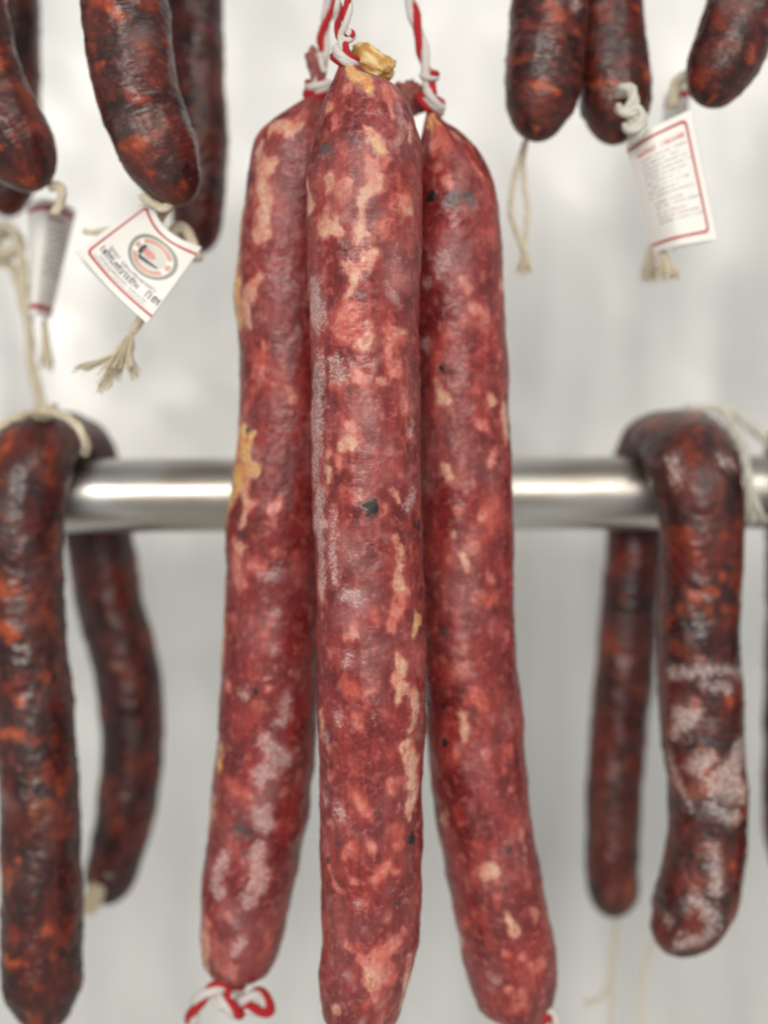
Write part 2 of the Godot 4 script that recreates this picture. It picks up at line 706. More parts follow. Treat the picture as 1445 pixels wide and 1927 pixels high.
const SALAMI_LOOK := {"dark": Color(0.41, 0.13, 0.13), "mid": Color(0.54, 0.188, 0.18), "pale": Color(0.67, 0.37, 0.335), "hot": Color(0.62, 0.235, 0.205), "dusty": Color(0.84, 0.77, 0.75),
	"need": 0.56, "has": 0.6, "vein": 0.6, "scatter": 420, "blot": 4.0, "kinds": ["F", "F", "C", "G", "G", "D", "O", "P"], "gloss": 0.37, "rib": 0.8, "bloom": 0.22, "film": 1.0, "relief": 0.055, "tints": TINT}

const CENTRE_MARKS := [
	["P", [[270.1, 179.5, 18.2], [296.6, 210.4, 19.5]]],
	["P", [[228.5, 209, 12.4], [259, 225.2, 10.5]]],
	["P", [[200.6, 247.3, 15.8], [220.1, 263.5, 11.2]]],
	["P", [[266.7, 269.4, 15.2], [286.1, 258.4, 12.6]]],
	["P", [[259.5, 306.4, 13.8], [239.5, 324.9, 9.4]]],
	["P", [[228.1, 380.5, 24.5], [251.8, 395.3, 22.2]]],
	["P", [[299.8, 393.9, 17.3], [300.7, 440, 19.3]]],
	["P", [[250.2, 462.3, 11.2]]],
	["P", [[232.8, 536.9, 14.7], [224.1, 559.4, 15]]],
	["P", [[231, 622.3, 16.3]]],
	["P", [[303, 747.2, 10.6], [292.9, 792.5, 11.9]]],
	["P", [[220.3, 883.4, 18.7], [249.4, 892.5, 9.6]]],
	["P", [[234, 1038.6, 13.6], [249.3, 1057, 8.4]]],
	["P", [[292.1, 1018.8, 12.4]]],
	["P", [[297.2, 1090.6, 14.6]]],
	["P", [[232, 1107.4, 13.9]]],
	["P", [[273.2, 1138.9, 13.8]]],
	["P", [[276.2, 1273.6, 25.9], [295.5, 1238.8, 13.3]]],
	["P", [[257.9, 74.5, 14.2], [315.5, 72.2, 14.9]]],
	["P", [[148, 1204.1, 11.9], [201.6, 1234.9, 10.2]]],
	["P", [[341.4, 173.6, 11.5], [335.4, 269.4, 10.7]]],
	["Y", [[264.2, 5.9, 20], [257.8, 16.2, 27.9], [250.3, 38.2, 31.9], [258.6, 54.3, 21.1], [256, 64.8, 11.1]]],
	["G", [[244.2, 69.3, 9.7]]],
	["F", [[221.8, 68.6, 8.9]]],
	["F", [[293.9, 70.8, 8.8], [316.5, 68.6, 13]]],
	["F", [[300, 87, 6.9], [300.1, 103.8, 5.4]]],
	["G", [[314.2, 89.2, 6.6], [314.9, 118.5, 8.9], [305.8, 142.7, 5.3], [294.7, 151.6, 3.3]]],
	["C", [[333, 116.3, 7.3], [331.8, 135.4, 6.8]]],
	["C", [[174.4, 88.4, 7.1], [188.4, 92.8, 6.1]]],
	["F", [[203, 111.1, 7.7], [207.6, 123.6, 7.2]]],
	["B", [[196.5, 150.8, 11]]],
	["C", [[253, 125.8, 2.6], [261.6, 134.6, 6.7], [267.7, 145.7, 8.2], [283.1, 158.9, 7.5]]],
	["Y", [[268.6, 148.6, 4.3], [281.5, 158.2, 5.2]]],
	["k", [[239.4, 197.9, 1.5]]],
	["C", [[148, 188.4, 6.7], [158.6, 222.2, 10.7], [162.3, 229.6, 8]]],
	["C", [[203.9, 189.8, 7.2], [208.4, 203.1, 7]]],
	["F", [[226.9, 212.6, 12.2], [237.1, 204.5, 7.7]]],
	["C", [[272.6, 194.2, 9.5], [266.5, 206.8, 8.7], [259.8, 216.3, 6.3], [252.2, 227.4, 5.5], [253.7, 247.3, 4.7], [251.5, 268.7, 8.7], [247.1, 282.7, 5.6]]],
	["F", [[267, 178.1, 11], [283.3, 173.6, 8.8]]],
	["O", [[305.4, 199.4, 10.9], [313, 214.1, 13.2]]],
	["F", [[296.8, 230.3, 11.8], [317.2, 226.6, 12.2]]],
	["C", [[325.9, 234.8, 8.2]]],
	["D", [[271.1, 227.4, 7.6], [269.6, 242.9, 6.8]]],
	["C", [[196.6, 251.7, 13.2], [204.3, 262.1, 13.5], [216.8, 262.1, 8.5]]],
	["C", [[194.7, 243.6, 9.5]]],
	["G", [[232.3, 241.4, 6.2], [228.3, 251.7, 3.9]]],
	["F", [[279.8, 263.5, 11.3], [291.8, 251, 6.3]]],
	["C", [[268.6, 293.1, 8.1], [263.3, 303.4, 9.7], [258.1, 312.3, 7.3], [245.8, 321.2, 5.7], [234.8, 313.8, 5.8], [225, 308.6, 3.4]]],
	["C", [[248.9, 322.7, 5.7], [241.2, 332.3, 5.8], [236.4, 344.9, 4.2], [229.1, 358.2, 4.2], [227.3, 377.5, 2.6]]],
	["O", [[259.2, 340.5, 6.2]]],
	["F", [[228, 382, 16.5], [219, 393.9, 11.3]]],
	["O", [[243, 373.1, 14.3], [255.6, 374.6, 9.5]]],
	["F", [[223, 403.5, 11.2], [238.5, 414.7, 11.7]]],
	["C", [[265.3, 396.8, 7.5], [262.6, 408.7, 8.3], [254.5, 414.7, 8.3]]],
	["O", [[247, 398.3, 6.4]]],
	["F", [[298, 395.3, 12.5], [303.3, 404.3, 11.9]]],
	["C", [[321, 396.8, 8.2]]],
	["G", [[299.6, 350.8, 5.1], [306.4, 359.7, 6.2]]],
	["F", [[295.5, 426.6, 11.5], [300.6, 445.2, 12.8], [310.1, 453.4, 7.2]]],
	["C", [[281.6, 468.3, 6]]],
	["O", [[294.3, 440, 5.1]]],
	["F", [[236.6, 448.9, 5.5], [245.4, 460.8, 8.1], [254.8, 472, 6.3]]],
	["G", [[279.8, 435.5, 4.1], [269.6, 450.4, 4], [261.3, 468.3, 3.2]]],
	["G", [[256.2, 483.2, 3.2], [246.4, 496.6, 2.4]]],
	["G", [[261, 484.7, 3.2], [263.9, 499.6, 2.4]]],
	["O", [[209.3, 468.3, 7.1], [217.3, 483.2, 7.7]]],
	["F", [[316.3, 498.1, 11.8]]],
	["F", [[230.4, 530.9, 10.1]]],
	["O", [[244.1, 544.4, 8]]],
	["C", [[217.2, 553.4, 7.2], [228.4, 550.4, 6.9], [239.1, 553.4, 5.9]]],
	["C", [[197.8, 565.3, 5.9]]],
	["F", [[219.5, 576.6, 10.4]]],
	["C", [[196.3, 587.8, 7.9], [199.2, 599.8, 5.8]]],
	["O", [[226.9, 619.3, 11.5], [234.1, 626.8, 9.7]]],
	["C", [[247.3, 619.3, 7.5], [256.8, 619.3, 5]]],
	["K", [[260, 638.8, 10.3]]],
	["C", [[280.9, 637.3, 5.1], [278.1, 645.6, 4.2]]],
	["C", [[294.8, 613.3, 3.1], [305.1, 628.3, 3.7]]],
	["C", [[182.8, 658.4, 7.7]]],
	["G", [[273, 674.1, 2.4], [292, 678.7, 5]]],
	["C", [[295.5, 680.9, 5.3], [302.4, 694.5, 5.5], [301.1, 706.5, 5.5]]],
	["C", [[303.6, 715.6, 5.6], [299.4, 737.4, 7.3], [308.7, 753.3, 10.5]]],
	["F", [[300.6, 769.9, 12.8], [292.1, 788, 9.5], [286.6, 801.6, 6.5]]],
	["O", [[329.1, 694.5, 9.5], [323.5, 714.8, 8]]],
	["C", [[164.4, 751.7, 9.7], [168.9, 765.3, 7.8]]],
	["O", [[260, 780.4, 7.2], [267.8, 792.5, 4]]],
	["G", [[244.1, 777.4, 3.2], [247.1, 788, 2.4]]],
	["F", [[233, 797.1, 4.6], [232, 809.1, 5.5], [218, 816.7, 5.7]]],
	["Y", [[333.2, 781.9, 4.8], [340.1, 795.5, 10.5], [326, 809.1, 4.5]]],
	["k", [[348.8, 662.1, 8]]],
	["C", [[297.6, 847, 8.2], [303.2, 859.1, 8.4], [293, 877.3, 7.2], [300.2, 891, 4.6], [298.3, 906.1, 3.7]]],
	["C", [[309, 884.9, 5.8], [326.5, 901.6, 8.7], [335.7, 916.8, 7.1], [317.5, 944.1, 5.1]]],
	["C", [[313.1, 967, 9], [319.4, 983, 12.6], [324, 1003.5, 13.2], [332.6, 1024.1, 10.8], [326.2, 1050.8, 9.1], [322.6, 1066.1, 5.5]]],
	["O", [[216.8, 877.3, 12.9], [226.4, 889.4, 10]]],
	["F", [[252.6, 891, 5.4], [260.6, 887.2, 4.5]]],
	["F", [[234.6, 924.4, 8.2], [241.1, 935, 5.4]]],
	["C", [[161.6, 927.4, 10], [154.9, 957.8, 8.7]]],
	["F", [[187.5, 1012.7, 7.1]]],
	["F", [[185.4, 970.8, 7.1]]],
	["O", [[221.7, 1026.4, 7], [237.5, 1040.2, 9.3]]],
	["F", [[234.1, 1035.6, 5.7], [240.9, 1049.3, 5.7], [250.1, 1060, 5.6]]],
	["F", [[284.9, 1017.3, 6.8], [290.3, 1026.4, 6.9]]],
	["O", [[299.7, 1016.5, 8.2]]],
	["O", [[297.2, 1081.4, 10.9], [304.2, 1096.7, 8.5]]],
	["F", [[298.4, 1105.2, 6.2]]],
	["F", [[214.4, 1118.2, 6.2], [223, 1107.4, 7]]],
	["O", [[233.8, 1104.4, 6.9]]],
	["F", [[255.2, 1104.4, 6.6]]],
	["B", [[203.6, 1099.8, 5.8]]],
	["k", [[267, 1118.9, 3.4]]],
	["K", [[328.4, 1101.3, 7.8]]],
	["k", [[178.6, 1130.4, 4.7]]],
	["k", [[296.8, 1184.9, 4.7]]],
	["F", [[281.9, 1132, 6.9], [269.7, 1144.2, 5.8], [259.4, 1148.8, 4.8]]],
	["F", [[294.9, 1138.9, 6.1]]],
	["F", [[229.9, 1151.9, 6.9]]],
	["F", [[251, 1185.7, 4.8]]],
	["F", [[178.2, 1142.7, 8], [191.1, 1161.9, 5.9], [205.6, 1170.3, 5.4]]],
	["F", [[312.1, 1228.7, 8.1], [297.6, 1241.1, 10.8], [282.5, 1251.9, 11.4]]],
	["F", [[246.6, 1262.7, 10.1], [265.2, 1267.3, 17.3], [284, 1281.3, 19.1]]],
	["C", [[257.5, 1278.2, 7.7], [271.1, 1301.6, 10]]],
	["F", [[277.7, 1314.1, 9.9]]],
	["O", [[300.3, 1293, 10.2]]],
	["O", [[264.5, 1329.7, 9]]],
	["O", [[237.4, 1244.1, 7.2]]],
	["O", [[156.3, 1221, 7.5], [161.5, 1254.2, 7.6]]],
	["F", [[218.4, 1241.1, 5.3], [226.9, 1250.3, 4.2]]],
	["G", [[218.7, 1286, 4.9], [236.9, 1301.6, 3.8]]],
	["C", [[204.5, 1342.9, 10]]],
	["G", [[262.8, 1348.3, 6.4], [253.3, 1360.7, 5.6]]],
	["C", [[334.4, 1265.8, 6.6], [348.4, 1312.6, 10.1], [350.2, 1342.1, 11.1]]],
	["W", [[167.1, 343.4, 17.3], [177.6, 382, 15.4]]],
	["W", [[170.2, 440, 17], [167.8, 522, 20], [164.6, 581.8, 13.1]]],
	["W", [[174.6, 611.8, 9.1], [167.6, 671.9, 11.2], [171.7, 739.7, 8.3]]],
	["W", [[203.4, 641.8, 2.7], [196.2, 702, 2.8], [203, 739.7, 4.6]]],
	["W", [[210, 438.5, 8.8], [218.6, 459.3, 7.7]]],
	["w", [[265.3, 514.5, 16], [285, 559.4, 19.8], [256.2, 581.8, 17.4], [293, 589.3, 18.6]]],
	["w", [[211.7, 671.9, 12.1], [227.8, 702, 18.1]]],
	["W", [[217.6, 756.3, 8.5], [236.2, 762.3, 8.1]]],
	["w", [[207.7, 785, 14.3], [267.2, 827.3, 9.6]]],
	["W", [[220.4, 847, 5.9]]],
	["W", [[204.3, 925.1, 6.4], [206.2, 936.5, 3.6]]],
	["W", [[178.1, 957.8, 5.6]]],
	["W", [[171.5, 1044.7, 5]]],
	["W", [[201.9, 1057, 6.8], [210.1, 1066.1, 3.7]]],
	["W", [[333.1, 536.9, 6.6]]],
	["W", [[333.2, 623, 5.5], [318.9, 638.1, 3.9]]],
	["w", [[299.8, 299, 16.8], [305.3, 328.6, 19.1]]],
	["w", [[267.2, 413.9, 11.2], [234.4, 440, 9.8]]],
	["w", [[249.5, 845.5, 11.2], [273.4, 921.3, 9.7]]],
	["W", [[237, 1184.1, 2.6]]],
	["w", [[288.6, 1165.7, 12.6]]]]
const LEFT_MARKS := [
	["P", [[197.9, 120.7, 24.1], [215.2, 225.2, 16.9]]],
	["P", [[203.6, 322, 15.7]]],
	["P", [[205.8, 427.2, 22.5]]],
	["P", [[194.9, 731, 17.2], [240.4, 731, 12.6]]],
	["P", [[214.5, 1064.6, 15.1]]],
	["P", [[191.7, 1303.7, 19.8], [229.6, 1355.1, 17.1]]],
	["P", [[262.2, 648.5, 10.7]]],
	["P", [[239.7, 72.6, 17.7]]],
	["Y", [[148, 188.8, 12.1], [148.4, 233.2, 13.9]]],
	["Y", [[158.7, 283.4, 19.9], [161.3, 315.6, 19.7], [157, 358.4, 14.2]]],
	["C", [[209, 75.8, 13.7], [233.1, 85.5, 9.9], [260.9, 78.3, 8.9]]],
	["F", [[258.1, 55.5, 12.2]]],
	["O", [[161.3, 79.1, 16.1]]],
	["C", [[188.1, 114.3, 12.5], [201.9, 138.3, 13.1], [204.6, 167.1, 11.7], [215.4, 196.1, 10], [216, 217.1, 9.8], [207.2, 241.3, 9.2]]],
	["C", [[221.6, 128.7, 8.1], [218.1, 148.7, 8.1]]],
	["C", [[223.9, 240.5, 7.6]]],
	["F", [[175.2, 170.3, 10]]],
	["F", [[190.7, 188.8, 7.4]]],
	["C", [[217.5, 301.1, 5.8], [200.2, 322.8, 10.5], [184.3, 347.9, 10.9], [188.3, 364.1, 8.3]]],
	["F", [[224.2, 402.9, 8.5]]],
	["O", [[206.2, 412.6, 14.3]]],
	["F", [[208, 440.2, 14.7], [212.3, 453.2, 10]]],
	["O", [[196.5, 469.5, 8.6], [178.3, 493.9, 8.8]]],
	["F", [[270, 481.7, 9.2]]],
	["F", [[261.4, 469.5, 5.1]]],
	["Y", [[167.6, 536.4, 22.9], [177.9, 559.4, 25.3], [182.2, 580, 27.5], [215.2, 586.6, 10.5]]],
	["Y", [[178.6, 599, 23.4], [153.1, 631.2, 14.3], [148, 661.7, 10.2]]],
	["Y", [[204.2, 529, 4.1], [197.5, 549.5, 10]]],
	["k", [[189.7, 528.2, 4.5]]],
	["C", [[198.2, 620.4, 7.7], [212.2, 641.1, 7.2], [198.7, 670, 6.6]]],
	["F", [[255.1, 648.5, 10], [265.8, 632, 6]]],
	["B", [[201.7, 684.8, 7.2]]],
	["C", [[196.5, 706.2, 10]]],
	["F", [[184.3, 724.4, 10.4], [201.7, 760.7, 11.5]]],
	["F", [[262.2, 712.8, 7]]],
	["G", [[237.3, 572.6, 2.7], [244.4, 556.1, 4.5]]],
	["O", [[244.9, 731, 8.1]]],
	["F", [[221.8, 732.6, 8.4]]],
	["Y", [[148, 764, 6.1], [148, 830.3, 8.2], [148.9, 888.5, 6.1]]],
	["Y", [[163.1, 1017.3, 12], [167.9, 1041, 9.2]]],
	["Y", [[159.8, 1098.5, 10.1], [148, 1136.5, 10.2]]],
	["K", [[240.3, 921.1, 4]]],
	["k", [[220.7, 1021.5, 3.7]]],
	["B", [[231.2, 1134, 10], [246, 1138.2, 6.2]]],
	["k", [[248.3, 1170, 5.4]]],
	["k", [[153.1, 962.9, 6]]],
	["F", [[261.5, 916.9, 6]]],
	["F", [[176.9, 916.9, 9.8]]],
	["O", [[238.7, 940.3, 7.2]]],
	["O", [[209.5, 1065.5, 11.6], [233.4, 1079.9, 7.1]]],
	["O", [[324.7, 1055.3, 8.9]]],
	["O", [[248.7, 834.4, 7.2]]],
	["F", [[261.3, 820.3, 4]]],
	["O", [[316.1, 1310.6, 13.3]]],
	["F", [[234, 1269.5, 6.6]]],
	["F", [[244.4, 1359.4, 13.7]]],
	["C", [[183.8, 1299.5, 15.2], [174.6, 1338.8, 16.7]]],
	["Y", [[171.3, 1360.2, 12.4], [166.9, 1384.2, 20.8]]],
	["W", [[219.1, 926.9, 8.5]]],
	["W", [[260.4, 997.2, 8.8], [280.5, 1019, 12.6], [257, 1048.6, 13], [275.3, 1047.7, 8.8]]],
	["W", [[289.5, 926.1, 5.6], [287.7, 963.7, 7.4], [273.1, 967.9, 4.5]]],
	["W", [[268, 1105.3, 13.3], [274.6, 1128.9, 9.9]]],
	["W", [[263.8, 1166.6, 10.8], [275.2, 1209.4, 14.9], [263.3, 1243.7, 14.1]]],
	["W", [[209.3, 1176.9, 8], [195.3, 1218, 12.2], [213.1, 1235.1, 7.1]]],
	["W", [[261.3, 1310.6, 7.1], [252.6, 1322.6, 7.3]]],
	["W", [[265.8, 801.2, 3.6]]],
	["W", [[267.1, 858.6, 5.4]]],
	["w", [[242.8, 225.2, 10.5]]],
	["w", [[242.5, 1260.9, 28.9]]],
	["w", [[279.6, 1081.6, 22.4]]]]
const RIGHT_MARKS := [
	["P", [[230.9, 70.9, 32.2]]],
	["P", [[298.7, 220.6, 20.2]]],
	["P", [[288.6, 324.5, 21], [232.2, 347.7, 13]]],
	["P", [[287, 421.4, 18.7]]],
	["P", [[292.3, 522.6, 15.2]]],
	["P", [[291, 608.7, 20.9]]],
	["P", [[251, 663.7, 14.4]]],
	["P", [[282.1, 726.7, 16.8]]],
	["P", [[258.7, 869.6, 18]]],
	["P", [[297.6, 949.7, 13.6]]],
	["P", [[302.3, 1070.7, 14.1]]],
	["P", [[262, 1317.4, 17.9], [298.4, 1272.2, 14.2]]],
	["P", [[249.6, 1164.9, 11]]],
	["P", [[226.7, 553.8, 11.2]]],
	["Y", [[262.1, 12.2, 18], [245.9, 22.8, 20], [198.5, 39.6, 14.1]]],
	["O", [[236, 62, 29.1], [215.1, 82.6, 19.3]]],
	["F", [[219.9, 76.4, 13.9]]],
	["k", [[332.6, 92.7, 8.7]]],
	["K", [[209, 157.1, 8.7]]],
	["B", [[253.8, 157.1, 12.8], [277.9, 162.5, 11.9]]],
	["F", [[301.3, 113.5, 9.7], [318.1, 130.4, 7.1]]],
	["F", [[239.6, 138, 10.5]]],
	["O", [[315.5, 209.2, 14.5]]],
	["F", [[270.9, 286.8, 7.3]]],
	["F", [[300.6, 329.9, 13.4], [279.4, 312.2, 8.4]]],
	["F", [[262.1, 330.7, 6.1]]],
	["O", [[227.4, 350, 13.2]]],
	["G", [[211.9, 138, 6.8]]],
	["F", [[221.5, 113.5, 8]]],
	["C", [[351.2, 274.4, 8.2]]],
	["K", [[220.9, 398.1, 4.3]]],
	["C", [[212.8, 417.5, 4.1], [217.8, 438.5, 7], [225.2, 447.8, 5.9]]],
	["C", [[303.1, 442.3, 9.4]]],
	["O", [[280, 429.1, 7.4]]],
	["F", [[273.1, 477.4, 6.1], [286.1, 478.9, 9.4]]],
	["C", [[334.2, 446.2, 7.9], [340, 475, 9.8], [335.1, 498.4, 6.6]]],
	["C", [[217.5, 538.2, 7.1], [223.9, 550.7, 9.9]]],
	["F", [[309.4, 514.8, 6.9], [296.8, 536.6, 7.6]]],
	["F", [[279.5, 607.9, 9.3]]],
	["O", [[301.8, 592.2, 11.9], [298.6, 619.7, 11.7]]],
	["F", [[240.9, 600, 8.1]]],
	["C", [[233.2, 636.9, 3.9]]],
	["F", [[264.7, 652.6, 9.1]]],
	["C", [[243.8, 663.7, 5.7], [252.6, 681, 5.7]]],
	["F", [[225, 670.7, 5.3]]],
	["F", [[294.2, 697.5, 6.5]]],
	["C", [[360.9, 705.4, 6.4]]],
	["O", [[283.3, 640.1, 7.4]]],
	["O", [[273.7, 726.7, 11], [304.2, 732.2, 9.1]]],
	["F", [[262.6, 729.8, 5.1]]],
	["F", [[328.6, 782.1, 10.7]]],
	["B", [[209.5, 775.7, 8]]],
	["F", [[237.7, 829.7, 11.3]]],
	["O", [[256.3, 867.2, 14.4], [266.6, 879.2, 8.1]]],
	["C", [[230, 897.7, 7.8], [232.1, 913.7, 6.8], [235.5, 929.7, 6.7]]],
	["F", [[266, 952.9, 8.1]]],
	["F", [[220.3, 950.5, 8.5]]],
	["K", [[197, 936.9, 5.3]]],
	["k", [[198.4, 884.9, 5.3]]],
	["O", [[307.5, 946.5, 11.2]]],
	["F", [[304, 1006.7, 5.6]]],
	["O", [[309.4, 1055.3, 7.3]]],
	["F", [[316.9, 1077.3, 7.4]]],
	["O", [[227.7, 1087.9, 10.4]]],
	["C", [[172.3, 1052.9, 12.7]]],
	["k", [[286.3, 1093.6, 5.7]]],
	["C", [[241.9, 1131.2, 10.7], [255.7, 1121.4, 10.6]]],
	["C", [[264.7, 1202, 9.7], [270.1, 1215.2, 8.8]]],
	["O", [[252.1, 1157.5, 6.4], [247.8, 1178.1, 6.5]]],
	["F", [[317.6, 1192.9, 10]]],
	["F", [[298.4, 1272.2, 12.5], [312.9, 1268.1, 8.5]]],
	["F", [[264.5, 1313.3, 10], [255.8, 1330.5, 10.6]]],
	["G", [[215.6, 1285.4, 12.2]]],
	["F", [[249.9, 1249.1, 6.2]]],
	["F", [[275.2, 1252.4, 5.3]]],
	["F", [[241.5, 1303.4, 7.7]]],
	["k", [[268, 1147.6, 2.8]]],
	["C", [[364, 1160.8, 4.9]]],
	["C", [[148, 1243.3, 9.8]]],
	["O", [[181.1, 1210.2, 9.9]]],
	["W", [[230.6, 245.2, 10.4], [222.2, 260.6, 6.8]]],
	["W", [[190.6, 361.6, 7.9]]],
	["W", [[197.4, 278.3, 4.4]]],
	["w", [[241.1, 220.6, 11.2]]],
	["w", [[181.6, 553.8, 16.8]]]]


func nub(at: Vector3, size: Vector3, turn: Vector3, s: int, rough := 0.28) -> ArrayMesh:
	# a dried, folded lump of casing
	var n := FastNoiseLite.new()
	n.seed = s
	n.frequency = 1.0
	var b := Basis.from_euler(turn)
	var pos := PackedVector3Array()
	var nor := PackedVector3Array()
	var uv := PackedVector2Array()
	var idx := PackedInt32Array()
	var nu := 40
	var nv := 28
	for j in nv + 1:
		for i in nu + 1:
			var th := PI * j / nv
			var ph := TAU * i / nu
			var d := Vector3(sin(th) * cos(ph), cos(th), sin(th) * sin(ph))
			var k := 1.0 + rough * 1.2 * n.get_noise_3dv(d * 0.9) + rough * 0.5 * n.get_noise_3dv(d * 2.2) + rough * 0.18 * absf(n.get_noise_3dv(d * 6.0))
			var box := Vector3(signf(d.x) * pow(absf(d.x), 0.75), signf(d.y) * pow(absf(d.y), 0.75), signf(d.z) * pow(absf(d.z), 0.75))
			pos.append(at + b * (box * k * size))
			uv.append(Vector2(float(i) / nu, float(j) / nv))
	var row := nu + 1
	for j in nv + 1:
		for i in row:
			var v := (pos[mini(j + 1, nv) * row + i] - pos[maxi(j - 1, 0) * row + i]).cross(pos[j * row + (i + 1 if i < nu else 1)] - pos[j * row + (i - 1 if i > 0 else nu - 1)])
			var o := pos[j * row + i] - at
			if v.dot(o) < 0:
				v = -v
			nor.append(v.normalized() if v.length() > 1e-12 else o.normalized())
	for j in nv:
		for i in nu:
			var a := j * row + i
			idx.append_array([a, a + row, a + 1, a + 1, a + row, a + row + 1])
	return array_mesh(pos, nor, uv, idx)


func peppercorns(list: Array, root: Node3D) -> void:
	for p in list:
		var r: float = p[5]
		var face := Vector3(p[3], 0, p[4])
		var turn := Vector3(0, atan2(p[3], p[4]), 0)
		var flat := maxf(0.34 * r, 0.0006)
		part("peppercorn", nub(Vector3(p[0], p[1], p[2]) - face * (flat * 0.45), Vector3(r * 1.12, r * 1.02, flat), turn, int(r * 1e6), 0.16), M.pepper, root)


func ring(at: Vector3, r: float, turns: float, tilt: Vector3, squash := 0.7) -> Array:
	var out := []
	var b := Basis.from_euler(tilt)
	var n := int(turns * 12)
	for i in n + 1:
		var a := TAU * i / 12.0
		out.append(at + b * Vector3(cos(a) * r, (float(i) / n - 0.5) * r * squash, sin(a) * r))
	return out


